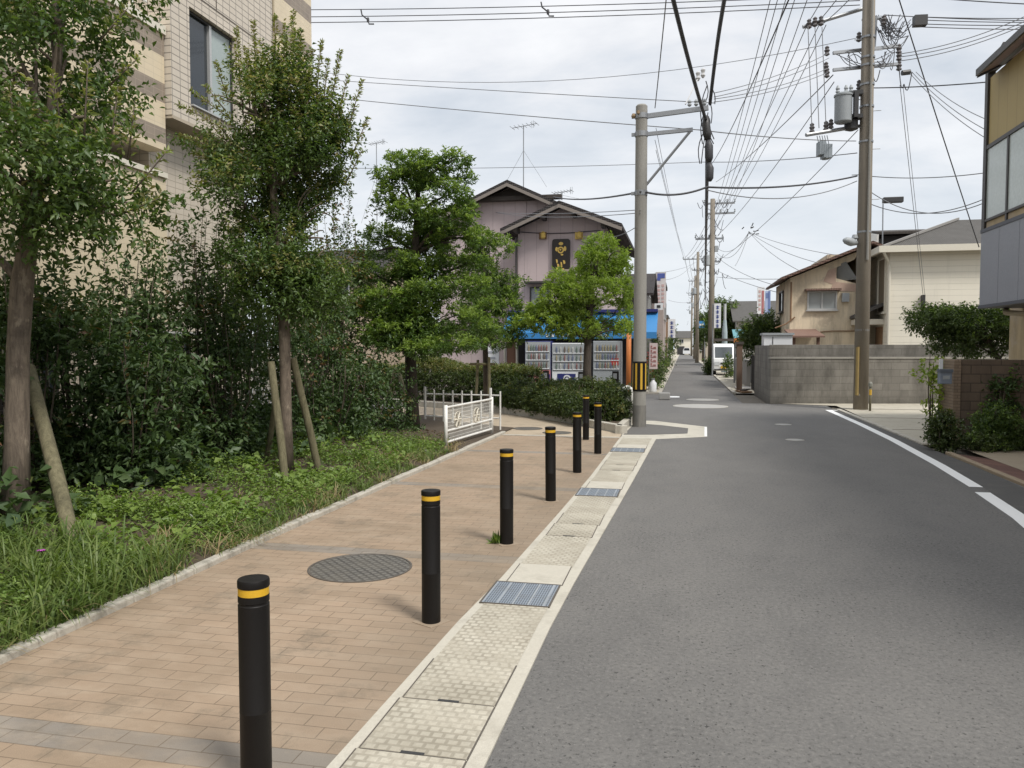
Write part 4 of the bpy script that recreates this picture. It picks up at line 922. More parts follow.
GT = []; m = MB(); s = AY(487,199,30.3); e = AY(556,199,30.3); m.box((s.x-.6,30.3,s.z-.08),(e.x+.2,30.58,s.z+.08)); m.prism([(s.x-.2,30.5,s.z+.09),(e.x-.5,30.5,s.z+.09),(ap2.x,30.5,ap2.z-.12)], (0,.09,0))
for px in (518, 545, 575, 604):
    q = AY(px,300,PHY).x; GT.append(MB().box((q-.07,PHY-.6,zroof(q)-.22),(q+.07,PHY-.01,zroof(q)-.03)))
m.build('gable_infill', WOODD, PH); pieces('rafter_end', WOODD, PH, GT)
m = MB(); m.box((AY(505,300,PHY).x,PHY+.3,0),(AY(640,300,PHY).x,PHY+.6,2.88)); m.build('shop_front', plain('shop_dark', (.03,.028,.027), .6), PH)
m = MB(); a = AY(500,236,PHY-.2); m.tube([(xl-.05,PHY-.06,zroof(xl)-.35),(xl-.05,PHY-.06,2.9)], .045, 8); m.build('downpipe', BRONZE, PH)
m = MB(); pts = [AY(x, y, PHY-.03) for x, y in ((520,232),(545,233.5),(568,233),(600,230.5))]; m.tube(pts, .015, 5); m.build('service_cable', WIREM, PH)
w0, w1 = AY(530,283,PHY), AY(551,306,PHY)
window(PH, 'y', PHY, w0.x, w1.x, w1.z, AY(530,287,PHY).z, -1, BRONZE, GLASSB, 1)
m = MB(); m.box((w0.x-.15,PHY-.35,AY(530,284,PHY).z),(w1.x+.15,PHY-.002,AY(530,282,PHY).z)); m.build('window_hood', BRONZE, PH)
for px in (543, 579):
    q = AY(px,236,PHY); lm = thing('wall_lantern', 'small yellowish wall lantern %s the black sign board' % ('left of' if px == 543 else 'right of'), 'lantern', (q.x, PHY, q.z), 'lanterns on the mauve house')
    MB().box((q.x-.14,PHY-.06,q.z-.12),(q.x+.14,PHY-.002,q.z+.13)).build('backplate', GOLD if px == 579 else WOODM, lm)
    MB().lathe((q.x+.03,PHY-.16,q.z-.12), [(.05,0),(.09,.05),(.1,.2),(.04,.26)], 10).build('shade', GOLD, lm)
# sign board with gold emblem
q0, q1 = AY(552.5,270,PHY), AY(570.5,239,PHY); sb = thing('sign_board', 'black rounded hanging sign board with gold emblem on the mauve house', 'sign', ((q0.x+q1.x)/2, PHY, q0.z))
cx, cz = (q0.x+q1.x)/2, (q0.z+q1.z)/2; hw, hh = (q1.x-q0.x)/2, (q1.z-q0.z)/2
poly = []
for sx, sz, a0 in ((1,1,0),(-1,1,90),(-1,-1,180),(1,-1,270)):
    for k in range(5): w = rad(a0+k*22.5); poly.append((cx+sx*(hw-.1)+.1*math.cos(w), PHY-.05, cz+sz*(hh-.1)+.1*math.sin(w)))
MB().prism(poly, (0,-.07,0)).build('board', SIGNBK, sb)
m = MB()
def disc(m, x, z, rx, rz, n=12, y=PHY-.122): m.prism([(x+rx*math.cos(6.2832*k/n), y, z+rz*math.sin(6.2832*k/n)) for k in range(n)], (0,-.02,0))
def ring(m, x, z, r0, r1, a0, a1, y=PHY-.122, n=12):
    for k in range(n):
        u, v = rad(a0+(a1-a0)*k/n), rad(a0+(a1-a0)*(k+1)/n)
        m.prism([(x+r0*math.cos(u),y,z+r0*math.sin(u)),(x+r1*math.cos(u),y,z+r1*math.sin(u)),(x+r1*math.cos(v),y,z+r1*math.sin(v)),(x+r0*math.cos(v),y,z+r0*math.sin(v))], (0,-.02,0))
disc(m, cx, cz+hh*.68, .085, .06); ring(m, cx-.01, cz+hh*.27, .075, .125, 0, 360); disc(m, cx-.16, cz+hh*.33, .05, .08); disc(m, cx+.15, cz+hh*.35, .05, .09); disc(m, cx-.02, cz+hh*.29, .035, .035); disc(m, cx+.04, cz-.02, .05, .03)
for dx, dz, l, w in ((-.15,-.18,.2,.04),(-.1,-.34,.22,.05),(.02,-.28,.3,.035),(.12,-.22,.2,.05),(-.14,-.48,.16,.04),(.08,-.5,.14,.06)): m.prism([(cx+dx-w,PHY-.122,cz+dz),(cx+dx+w*.6,PHY-.122,cz+dz-.02),(cx+dx+w*.9,PHY-.122,cz+dz-l*.6),(cx+dx-w*.3,PHY-.122,cz+dz-l*.75)], (0,-.02,0))
m.build('gold_emblem', GOLD, sb)
m = MB(); m.box((q0.x-.06,PHY-.2,q0.z-.09),(q1.x+.04,PHY-.03,q0.z-.004)); m.build('bottom_rail', plain('rail_tan', (.35,.29,.22), .6), sb)
# awning
b0, b1 = AY(509,312,28.9), AY(658,312,28.9); AW = thing('shop_awning', 'bright blue shop awning above the vending machines', 'awning', (b0.x, 28.9, 2.0))
zt_, zb_ = AY(540,313,28.9).z, AY(540,334,27.4).z
MB().prism([(b0.x,28.95,zt_),(b0.x,27.75,zb_+.06),(b0.x,27.75,zb_),(b0.x,28.95,zt_-.06)], (b1.x-b0.x,0,0)).build('canopy', BLUE, AW)
MB().box((b0.x,27.72,zb_-.16),(b1.x,27.745,zb_+.05)).build('valance', BLUE, AW)
m = MB(); m.box((b0.x,28.7,zt_+.003),(b1.x,28.96,zt_+.1)); m.build('headbox', NAVY, AW)
m = MB()
for k in range(12):
    q = b0.x+1.6+k*.19; m.box((q,27.705,zb_-.10),(q+.10,27.718,zb_+.0))
m.build('valance_lettering', WHITE, AW)
# vending machines
CANS = [plain('can_'+n_, c, .35, .1, 5, .02) for n_, c in (('red',(.22,.11,.10)),('green',(.13,.17,.14)),('brown',(.13,.10,.08)),('white',(.42,.42,.40)),('blue',(.13,.15,.22)),('yellow',(.28,.24,.15)))]
def vending(px0, px1, ytop, label, body, lower, side=None, Y=27.35):
    a, b = AY(px0,360,Y), AY(px1,360,Y); x0, x1 = a.x, b.x; h = AY(px0,ytop,Y).z; w = x1-x0
    t = thing('vending_machine', label, 'vending machine', ((x0+x1)/2, Y, 0), 'vending machines under the blue awning')
    m = MB(); m.box((x0,Y,.06),(x1,Y+.7,h)); m.box((x0+.04,Y+.05,-.02),(x1-.04,Y+.65,.06)); m.build('cabinet', side or body, t, bevel=.015)
    m = MB(); m.box((x0+.02,Y-.03,h*.46),(x1-.02,Y-.002,h-.03)); m.build('display_panel', plain('display_grey', (.34,.36,.37), .25, .1), t)
    for r in range(3):
        m = MB(); z = h*.48+r*h*.16; n = 8 if r < 3 else 7
        m.box((x0+.05,Y-.06,z-.012),(x1-.06,Y-.031,z+.02), 0)
        for k in range(n):
            x = x0+.1+(w-.2)*(k+.5)/n; m.lathe((x,Y-.048,z+.021), [(.02,0),(.026,.01),(.026,h*.085),(.014,h*.105),(.012,h*.12)], 8, mi=1+random.randrange(6))
        m.build('product_row', [WHITE]+CANS, t)
    m = MB(); m.box((x0+.015,Y-.028,.1),(x1-.015,Y-.003,h*.455)); m.build('lower_panel', lower, t)
    m = MB(); m.box((x0+w*.08,Y-.05,.16),(x0+w*.62,Y-.03,.42)); m.build('dispensing_flap', DARKM, t)
    m = MB(); m.box((x0+w*.70,Y-.042,h*.2),(x0+w*.93,Y-.03,h*.44)); m.build('coin_panel', BLACKP, t)
    m = MB(); m.box((x0+w*.73,Y-.05,h*.3),(x0+w*.86,Y-.043,h*.4)); m.build('coin_slot', STEEL, t); return t, x0, x1, h, Y
vm, x0, x1, h, Y = vending(525, 551, 341, 'white vending machine with dark blue side, leftmost under the awning', WHITE, plain('vm_redwhite', (.5,.2,.2), .4), NAVY)
m = MB(); m.box((x0+.5,Y-.04,.1),(x1-.03,Y-.03,.7)); m.build('blue_graphic', NAVY, vm)
vm, x0, x1, h, Y = vending(552, 590, 343, 'wide white vending machine with dark round emblem, middle of the three', WHITE, WHITE)
m = MB(); q = (x0+x1)/2-.25; m.box((q-.22,Y-.042,.36),(q+.42,Y-.03,.72)); m.build('emblem_plate', NAVY, vm)
m = MB(); ring(m, q+.12, .54, .09, .14, 0, 360, Y-.044); disc(m, q+.12, .54, .05, .05, 10, Y-.044); m.build('emblem', WHITE, vm)
vm, x0, x1, h, Y = vending(593, 621, 341, 'grey vending machine with red card square, nearest the orange pole', GREYM, GREYM)
m = MB(); m.box((x1-.35,Y-.05,h*.55),(x1-.08,Y-.035,h*.68)); m.build('red_square', REDP, vm)
# street furniture beside the shop
def box_thing(name, label, cat, parts, loc, group=None):
    t = thing(name, label, cat, loc, group)
    for nm, mt, mbx in parts: mbx.build(nm, mt, t)
    return t
a, b = AY(487,346,28.4), AY(499,375,28.4)
m2 = MB()
for k in range(5): m2.box((a.x+.06,28.375,.55+k*.22),(b.x-.06-.08*(k % 2),28.389,.62+k*.22))
box_thing('notice_board', 'tall white notice board left of the vending machines', 'notice board', [('panel', WHITE, MB().box((a.x,28.39,.25),(b.x,28.45,a.z))), ('printed_rows', plain('print_grey', (.35,.36,.4)), m2), ('legs', STEEL, MB().box((a.x+.05,28.4,0),(a.x+.09,28.44,.25)).box((b.x-.09,28.4,0),(b.x-.05,28.44,.25)))], (a.x,28.4,0))
for px, mt, l, r in ((505,CREAMP,'pale door post beside the notice board',.05),(511.5,SIGNBR,'red-brown door leaf left of the vending machines',.0),(517,CREAMP,'slim cream post next to the leftmost vending machine',.05)):
    q = AY(px,350,28.7); m = MB()
    if r: m.tube([(q.x,28.7,0),(q.x,28.7,2.2)], r, 8); m.box((q.x-.08,28.62,0),(q.x+.08,28.78,.08)); nm = 'shop_post'
    else: m.box((q.x-.16,28.68,0),(q.x+.16,28.72,2.1)); m.box((q.x-.1,28.67,.9),(q.x+.1,28.679,1.9)); nm = 'shop_door'
    tag(m.build(nm, mt, loc=(q.x,28.7,0)), l, 'post' if r else 'door')
q = AY(628.5,385,27.2); m = MB(); m.tube([(q.x,27.2,0),(q.x,27.2,AY(628,322,27.2).z)], .085, 12)
t = thing('orange_pole', 'orange painted pole at the corner of the blue awning', 'pole', (q.x,27.2,0)); m.build('shaft', ORANGE, t, smooth=True); MB().box((q.x-.16,27.04,-.02),(q.x+.16,27.36,.1)).build('base', KERBM, t)
q = AY(653.5,355,30); t = thing('banner_sign', 'pink and white upright banner sign right of the concrete pole', 'sign', (q.x,30,0))
za, zb = AY(653,343,30).z, AY(653,369,30).z; MB().box((q.x-.15,29.97,zb),(q.x+.15,30.0,za)).build('banner', plain('banner_white', (.66,.55,.53), .6, .1), t)
m = MB()
for k in range(5):
    z = zb+.1+k*(za-zb-.15)/5; m.box((q.x-.1,29.96,z),(q.x+.1,29.969,z+.025)); m.box((q.x-.1,29.96,z+.05),(q.x-.05,29.969,z+.12)); m.box((q.x+.0,29.96,z+.04),(q.x+.09,29.969,z+.07))
m.build('lettering', plain('faded_red', (.38,.15,.14), .6, .2), t); m = MB(); m.tube([(q.x-.17,30,0),(q.x-.17,30,za+.05)], .015, 6); m.build('stand', STEEL, t)
# ------------- right side: walls
def rwall(name, label, base, rz, length, th, h, mat, coping=None, extra=None):
    t = thing(name, label, 'wall', base, rz=rz); m = MB(); m.box((0,0,-.05),(length,th,h)); m.build('blocks', mat, t, bevel=.006)
    if coping: m = MB(); m.box((-.02,-.02,h+.001),(length+.02,th+.02,h+.05)); m.build('coping', coping, t)
    return t
RZ = math.atan2(24.92-23.91, 7.15-2.48)
rwall('block_wall', 'long low grey concrete block wall at the corner behind the brown pole', (2.48,23.91,0), RZ, 9.0, .15, 1.31, BLOCK, plain('wall_coping', (.29,.275,.24), .9, .25, 3, .3, stain=.5))
rwall('block_wall', 'taller grey block wall standing behind the long low wall', (2.62,25.3,0), RZ, 9.5, .15, 1.72, BLOCK)
t = thing('block_wall', 'grey block wall along the narrow street, ending at the corner', 'wall', (2.46,24.2,0)); MB().box((2.46,24.12,-.05),(2.61,28.9,1.70)).build('blocks', BLOCK, t, bevel=.006)
t = thing('iron_gate', 'dark iron gate at the end of the grey block wall', 'gate', (2.48,29.0,0))
MB().box((2.5,28.95,.08),(2.54,30.6,1.35)).build('panel', BLACKP, t)
m = MB()
for k in range(12): m.box((2.485,29.0+k*.13,.1),(2.498,29.04+k*.13,1.33))
m.build('bars', DARKM, t)
q = AY(739.5,360,31); t = thing('gate_post', 'brown timber gate post before the bush by the street', 'post', (q.x,31,0)); MB().box((q.x-.1,30.9,-.03),(q.x+.1,31.1,1.75)).build('post', plain('dull_timber', (.12,.075,.05), .8, .25), t); MB().box((q.x-.14,30.86,1.752),(q.x+.14,31.14,1.85)).build('cap', WOODD, t)
# brown block wall with pillar
t = thing('brown_wall', 'brown textured block wall with lighter end pillar on the right', 'wall', (4.42,14.5,0))
MB().box((4.515,14.40,-.02),(14,14.6,1.44)).build('blocks', BLOCKB, t, bevel=.006)
MB().box((4.40,14.36,-.02),(4.51,15.15,1.44)).build('pillar', BLOCKE, t, bevel=.008)
q = AY(945,376,14.3); t = thing('mailbox', 'small blue-grey mailbox on the brown wall pillar', 'mailbox', (q.x,14.3,q.z-.12))
MB().box((q.x-.1,14.2,q.z-.13),(q.x+.08,14.357,q.z+.09)).build('box', plain('box_blue', (.19,.22,.27), .5, .1), t, bevel=.012)
MB().box((q.x-.11,14.185,q.z+.06),(q.x+.09,14.357,q.z+.115)).build('lid', plain('lid_dark', (.1,.115,.14), .5), t)
MB().box((q.x-.06,14.193,q.z-.05),(q.x+.04,14.199,q.z+.01)).build('plate', GREYM, t)
q = AY(941.5,366,14.3); tag(MB().box((q.x-.025,14.32,q.z-.11),(q.x+.03,14.357,q.z+.11)).box((q.x-.018,14.314,q.z-.09),(q.x+.02,14.319,q.z-.03)).build('name_plate', WHITE, loc=(q.x,14.35,q.z-.11), bevel=.004), 'narrow white name plate above the mailbox on the pillar', 'plate')
# white storage box between the walls
a, b = P(765,345,25.0), P(793,345,25.0); t = thing('storage_box', 'white panelled storage shed standing between the grey block walls', 'shed', (a.x,a.y,0))
ztop = P(779,335,25.0).z; y_ = (a.y+b.y)/2+.25
MB().box((a.x,y_,0),(b.x,y_+.8,ztop)).build('cabinet', WHITE, t); MB().box((a.x-.05,y_-.06,ztop+.001),(b.x+.05,y_+.85,ztop+.07)).build('roof', GREYM, t)
m = MB(); m.box((a.x+.26,y_-.012,.1),(a.x+.28,y_-.002,ztop-.05)); m.box((a.x+.24,y_-.03,1.0),(a.x+.30,y_-.013,1.2)); m.build('door_seam', DARKM, t)
# old stucco house
SY = 31.0; sx0 = AY(790,300,SY).x; sa = AY(781,280,SY-.5); sb_ = AY(873,243.5,SY-.5)
ST = thing('stucco_house', 'old weathered stucco house with a broken hole under its roof slope', 'house', (sx0,SY,0))
def zs(x): return sa.z+(sb_.z-sa.z)*(x-sa.x)/(sb_.x-sa.x)
sback = AX(776,300,sx0).y; xr_ = sb_.x
hx0, hx1 = AY(836,300,SY).x, AY(858,300,SY).x; hz0, hz1 = AY(840,281,SY).z, AY(840,262,SY).z
m = MB()
m.prism([(sx0,SY,-.05),(hx0,SY,-.05),(hx0,SY,zs(hx0)-.05),(sx0,SY,zs(sx0)-.05)], (0,sback-SY,0))
m.prism([(hx0+.001,SY,-.05),(hx1,SY,-.05),(hx1,SY,hz0-.12),(hx0+.001,SY,hz0+.1)], (0,6,0))
m.prism([(hx1+.001,SY,-.05),(xr_,SY,-.05),(xr_,SY,zs(xr_)-.05),(hx1+.001,SY,zs(hx1)-.05)], (0,6,0))
m.prism([(hx0+.001,SY,hz0+.1+.4),(hx0+.6,SY,zs(hx0+.6)-.3),(hx1,SY,zs(hx1)-.15),(hx1,SY,zs(hx1)-.05),(hx0+.001,SY,zs(hx0)-.05)], (0,.2,0))
m.box((hx0+.001,SY+2.0,2),(hx1,SY+6,hz1+.5)); m.build('wall', STUC, ST)
m = MB(); m.prism([(sa.x,sa.y,sa.z),(xr_,sa.y,sb_.z),(xr_,sa.y,sb_.z+.1),(sa.x,sa.y,sa.z+.1)], (0,sback-sa.y+.4,0)); m.prism([(xr_+.002,sa.y,sb_.z),(xr_+4,sa.y,sb_.z-1.6),(xr_+4,sa.y,sb_.z-1.5),(xr_+.002,sa.y,sb_.z+.1)], (0,sback-sa.y+.4,0)); m.build('roof', ROOFB, ST)
m = MB(); m.prism([(hx0+.02,SY+.25,hz0),(hx0+.05,SY+.05,hz1-.1),(hx0+.3,SY-.1,hz1),(hx1-.05,SY-.12,hz0+.05)], (0,.03,0)); m.build('loose_sheet', plain('tarp_grey', (.21,.22,.22), .6, .15), ST)
m = MB(); m.prism([(hx0-.45,SY-.012,hz0+.0),(hx0-.02,SY-.012,hz0-.15),(hx0-.02,SY-.012,hz1-.2),(hx0-.3,SY-.012,hz1-.3)], (0,.011,0)); m.prism([(hx0-.2,SY-.014,hz0-.35),(hx1,SY-.014,hz0-.4),(hx1,SY-.014,hz0-.14),(hx0-.1,SY-.014,hz0-.02)], (0,.012,0)); m.build('broken_plaster', plain('raw_plaster', (.47,.34,.27), .9, .35, 8, .5), ST)
w0, w1 = AY(807,310,SY), AY(837,291,SY); window(ST, 'y', SY, w0.x, w1.x, w0.z, w1.z, -1, ALU, GLASSB, 1); q = AY(845,297,SY); MB().box((q.x-.12,SY-.16,q.z-.18),(q.x+.12,SY-.002,q.z+.14)).build('meter_box', GREYM, ST)
m = MB(); m.box((w0.x-.1,SY-.3,w1.z+.01),(w1.x+.1,SY-.002,w1.z+.08)); m.build('window_hood', ROOFB, ST)
m = MB()
c0 = AY(790,320,SY); m.tube([(sx0+.03,SY-.04,zs(sx0)-.2),(sx0+.03,SY-.04,c0.z)], .03, 6)
pts = [AY(x,y,SY-.05) for x,y in ((775,328),(786,324),(795,317),(790,300))]; m.tube(pts[:3], .025, 6)
m.build('drain_pipe', WOODM, ST); m = MB()
pts = [AY(x,y,SY-.03) for x,y in ((820,332),(832,331),(845,331),(856,331))]; m.tube(pts, .02, 6); m.build('pipe', WOODM, ST)
yw = AX(783,300,sx0).y; window(ST, 'x', sx0, yw-.25, yw+.9, AX(783,312,sx0).z, AX(783,291,sx0).z, -1, BRONZE, GLASS, 0)
a, b = AY(789,335,29.6), AY(822,335,29.6); m = MB(); m.prism([(a.x,29.0,1.98),(a.x,30.98,2.25),(a.x,30.98,2.31),(a.x,29.0,2.04)], (b.x-a.x,0,0)); m.box((a.x+.1,29.4,-.02),(a.x+.2,29.5,2.0)); m.box((b.x-.2,29.4,-.02),(b.x-.1,29.5,2.0)); m.build('lean_to', plain('rusty_sheet', (.2,.12,.09), .8, .35, 4, .3), ST)
# cream house
CY = 29.6; cx0 = AY(889,300,CY).x; ze = AY(889,250,CY).z
CH = thing('cream_house', 'cream sided house with grey hipped roof behind the block wall', 'house', (cx0,CY,0))
cy1 = AX(868,300,cx0).y; cx1 = cx0+7
m = MB(); m.box((cx0,CY,-.05),(cx1,cy1,ze)); m.build('wall', CREAM, CH)
rz0 = ze+.05; hp = AY(957,220,(CY+cy1)/2+.6); o = .35
yr = (CY+cy1)/2+.6; cy1r = yr+(yr-CY)
m = MB(); E0, E1, E2, E3 = (cx0-o,CY-o,rz0),(cx1+o,CY-o,rz0),(cx1+o,cy1r+o,rz0),(cx0-o,cy1r+o,rz0); R0, R1 = (hp.x,yr,hp.z),(cx1-2,yr,hp.z)
m.add([E0,E1,E2,E3,R0,R1], [(0,1,5,4),(3,4,5,2),(0,4,3),(1,2,5),(0,3,2,1)]); m.build('roof', ROOFG, CH)
m = MB(); m.box((cx0-o-.1,CY-o-.1,ze-.12),(cx1+o,CY-o-.005,ze+.1)); m.box((cx0-o-.1,CY-o-.005,ze-.12),(cx0-o-.005,cy1+o,ze+.1)); m.build('gutter', CREAMP, CH)
m = MB(); m.box((cx0-o,CY-o,ze-.05),(cx1,CY-.002,ze+.03)); m.box((cx0-o,CY,ze-.05),(cx0-.002,cy1,ze+.03)); m.build('eaves', plain('eaves_grey', (.32,.29,.24), .8), CH)
m = MB(); m.tube([(cx0-.3,CY-o-.04,ze-.1),(cx0-.02,CY-.07,ze-.5),(cx0-.02,CY-.07,0)], .045, 8); m.build('downpipe', CREAMP, CH)
m = MB(); m.prism([hp, (cx0-o,CY-o,rz0), (cx0-o,CY-o,rz0+.08), hp+Vector((0,0,.08))], (.06,-.06,0)); m.build('hip_ridge', plain('ridge_grey', (.24,.23,.215)), CH)
ya, yb = AX(886,300,cx0).y, AX(878.5,300,cx0).y; window(CH, 'x', cx0, ya, yb, AX(882,313,cx0).z, AX(882,259,cx0).z, -1, CREAMP, plain('blind_tan', (.20,.165,.115), .5), 0)
m = MB(); y0_, y1_ = AX(885,300,cx0).y, cy1-.05; zc = AX(880,316,cx0).z; m.prism([(cx0-1.0,y0_,zc-.1),(cx0-.002,y0_,zc+.35),(cx0-.002,y0_,zc+.45),(cx0-1.0,y0_,zc+.0)], (0,y1_-y0_,0)); m.build('porch_roof', ROOFG, CH)
m = MB(); m.box((cx0-.95,y0_+.03,zc-.32),(cx0-.002,y1_,zc-.13)); m.build('porch_fascia', CREAMP, CH)
m = MB(); m.box((cx0-.03,y0_+.2,-.02),(cx0-.002,y0_+1.2,zc-.4)); m.build('door', WOODM, CH)
dx0 = AY(877,300,36.5).x; dx1 = AY(950,300,36.5).x; zt0 = AY(880,224,36.5).z; zb0 = AY(880,246,36.5).z
m = MB(); m.box((dx0+.35,37,zb0-1.5),(dx1,40,zt0-.46)); m.build('dormer_wall', plain('dormer_dark', (.035,.034,.034), .7), CH)
m = MB(); m.prism([(dx0,36.4,zt0-.35),(dx0,38.5,zt0),(dx0,40.6,zt0-.35),(dx0,40.6,zt0-.45),(dx0,38.5,zt0-.1),(dx0,36.4,zt0-.45)], (dx1-dx0+2,0,0)); m.build('dormer_roof', m_roof('dormer_brown', (.075,.066,.058), .2), CH)
m = MB(); m.prism([(dx0-.08,36.4,zt0-.45),(dx0-.08,38.5,zt0-.1),(dx0-.08,38.5,zt0-.4),(dx0-.08,36.9,zb0-.3),(dx0-.08,36.5,zb0-.3)], (.077,0,0)); m.build('dormer_fascia', WHITEP, CH)
for px in (880, 888): q = AY(px,300, 36.2)
# grey balcony house at the right edge
BX = 5.6; GB = thing('balcony_house', 'house with grey panelled balcony, tan blinds and brown eaves at the right edge', 'house', (6.3,14,0))
e0 = AX(979,305.5,BX); e1 = AX(983,233,BX); e2 = AX(985.5,150,BX); e3 = AX(988,73,BX); Ye = e0.y
zb, zr, zw, zt2 = e0.z, e1.z, e2.z, e3.z
m = MB()
k = 0; y = Ye
while y > 2:
    m.box((BX,max(2,y-.9),zb),(BX+.06,y-.012,zr)); y -= .9
m.box((BX+.06,Ye-.06,zb),(BX+1.5,Ye,zr)); m.build('balcony_panel', PANEL, GB)
m = MB(); m.box((BX-.012,2,zr+.002),(BX+.1,Ye,zr+.07)); m.box((BX-.02,2,zb-.06),(BX+1.5,Ye,zb-.002)); m.box((BX+.01,2,zb),(BX+.05,Ye-.01,zr-.01)); m.build('trim', plain('trim_slate', (.075,.08,.095), .5), GB)
m = MB(); m.box((BX+.0,Ye-.14,zr+.072),(BX+.14,Ye,zt2)); y = Ye-1.15
while y > 2: m.box((BX+.01,y-.035,zr+.072),(BX+.09,y+.035,zw)); y -= 1.05
m.box((BX+.005,2,zw),(BX+.095,Ye-.14,zw+.07)); m.box((BX+.005,2,zr+.20),(BX+.085,Ye-.14,zr+.245)); m.build('post', BRONZE, GB)
m = MB(); m.box((BX+.03,2,zr+.25),(BX+.045,Ye-.15,zw-.005)); m.build('glass_screen', plain('frosted_glass', (.50,.55,.52), .18, .15, .8, .02, spec=.6), GB)
m = MB(); m.box((BX+.04,2,zr+.075),(BX+.06,Ye-.15,zr+.198)); m.build('lower_strip', TAN, GB)
m = MB(); m.box((BX+.04,2,zw+.072),(BX+.07,Ye-.15,zt2-.1)); m.build('blind', BLIND, GB)
m = MB(); m.box((BX,2,zt2),(BX+.12,Ye,zt2+.12)); m.build('beam', BRONZE, GB)
ev = AX(978,74,BX-.3); Yv = ev.y; m = MB(); m.prism([(BX-.3,Yv,ev.z-.02),(BX+3,Yv,ev.z+1.5),(BX+3,Yv,ev.z+1.6),(BX-.3,Yv,ev.z+.07)], (0,-15,0)); m.build('roof', m_siding('eaves_board', (.34,.23,.195), .30, 0, .12, .2), GB)
m = MB(); m.box((BX-.34,Yv-15,ev.z-.04),(BX-.302,Yv,ev.z+.08)); m.prism([(BX-.3,Yv+.005,ev.z-.06),(BX+3,Yv+.005,ev.z+1.44),(BX+3,Yv+.005,ev.z+1.62),(BX-.3,Yv+.005,ev.z+.09)], (0,.05,0)); m.prism([(BX+.0,Ye-.13,zt2+.1),(BX+.0,Yv-.3,zt2+.32),(BX+.0,Yv-.3,zt2+.2),(BX+.0,Ye-.13,zt2-.02)], (.12,0,0)); m.build('fascia', BRONZE, GB)
m = MB(); m.box((6.35,4,-.02),(13,17.5,zt2)); m.build('wall', TAN, GB)
m = MB(); m.tube([(6.1,17.0,2.42),(5.95,16.6,2.3),(5.95,15.9,2.25),(6.1,15.3,2.3),(6.3,15.2,2.33)], .05, 10); m.build('pipe', plain('beige_pipe', (.38,.31,.2), .6), GB)
# plants on the right
shrub(4.06, 13.75, .66, .20, 'compact dark green shrub at the foot of the brown wall pillar', 201, 420, LF_HEDGE, LF_HEDGEN, .05, .028, 'dark_shrub', None, .02, 6, .05, tl=.09)
shrub(4.86, 13.98, .70, .36, 'spreading green bush in front of the brown block wall', 202, 900, LF_CRAPE, LF_WEED, .045, .024, 'spreading_bush', None, .02, 9, .35, tl=.09)
shrub(4.62, 13.65, .26, .32, 'low grey-green ground plant between the dark shrub and the bush', 205, 420, LF_HEDGE, LF_WEED, .04, .025, 'ground_plant', None, .02, 7, .3, tl=.07)
shrub(5.32, 13.95, .32, .24, 'low bush at the right end of the planting by the brown wall', 206, 300, LF_HEDGE, LF_WEED, .05, .028, 'spreading_bush', None, .02, 7, .2, tl=.08)
shrub(5.1, 14.28, 1.22, .18, 'climbing plant with drooping leaves on the brown block wall', 203, 150, LF_SHRUB, LF_WEED, .10, .04, 'climbing_plant', None, .02, 4, .2, cat='plant', npl=6, low=.55, tl=.12)
shrub(4.30, 14.95, 1.55, .27, 'thin yellow-green plant rising behind the brown wall pillar', 204, 130, LF_LIME, LF_LIME, .075, .045, 'yellow_green_plant', None, .02, 3, .5, cat='plant', npl=6, low=.45, tl=.12)
DT = 17.2; bT = P(1003,425,DT); bT.z = .0
tree('garden_tree', 'spreading dark green garden tree behind the brown wall', 'tree', bT, [bT, P(1003,390,DT), P(999,360,DT), P(990,345,DT), P(985,330,DT)], [.08,.07,.06,.05,.03],
     pxb([(925,318,13,9,0,.4),(945,325,22,8,0,.5),(970,329,26,9,0,.6),(995,325,22,10,0,.6),(960,342,24,10,0,.5),(985,345,20,8,0,.5),(940,317,16,5,.2,.4),(1012,320,14,8,.3,.5),(968,317,24,6,.2,.5),(1022,335,9,8,0,.3)], DT), BARKD, LF_FAR, LF_WEED, 3400, 9, .07, .032, .2, 61, .025, sub=1, upb=.3, gap=-.22, k=4.2, tip_from=.3, tip_p=.35)
# ---------------------------------------------------------------- poles
LX, LY = -.87, 16.5; DL = (Vector((LX,LY,0))-EYE).dot(cf); ltop = AY(648,106,LY).z
def L(x, y, d=0): return P(x, y, DL+d)
LP = thing('utility_pole', 'pale grey concrete utility pole with yellow and black warning band', 'utility pole', (LX,LY,0), 'utility poles')
m = MB(); m.tube([(LX,LY,-.05),(LX,LY,ltop)], [.136,.118], 28); m.tube([(LX,LY,ltop+.001),(LX,LY,ltop+.03)], [.115,.09], 28); m.build('shaft', POLEC, LP, smooth=True).modifiers.new('e', 'EDGE_SPLIT').split_angle = rad(40)
zb0, zb1 = AY(641,391,LY-.15).z, AY(641,362,LY-.15).z
def stripe(i, k): return 1 if (k % 5) in (0, 2) and i == 1 else 0
n = 40; MB().lathe((LX,LY,zb0), [(.141,-.01),(.144,.03),(.143,zb1-zb0-.03),(.139,zb1-zb0+.01)], n, mis=lambda i, k: 1 if i == 1 and k % 5 in (1, 2) else 0).build('warning_band', [BLACKP, YELLP], LP)
m = MB(); z5 = AY(641,405,LY).z; m.lathe((LX,LY,-.04), [(.1405,0),(.1395,z5+.04)], 28); m.build('worn_base_wrap', plain('base_wrap', (.145,.14,.128), .85, .5, 4.5, .2, stain=.6, stain_col=(.3,.28,.24)), LP)
tipA, tipB = L(714,103), L(699,131)
zA = AY(650,116,LY).z; zB = AY(650,134,LY).z
a0 = Vector((LX+.1,LY,zA)); a1 = Vector((LX+1.32,LY,zA+.09)); b0_ = Vector((LX+.1,LY,zB)); b1_ = Vector((LX+1.02,LY,zB+.04))
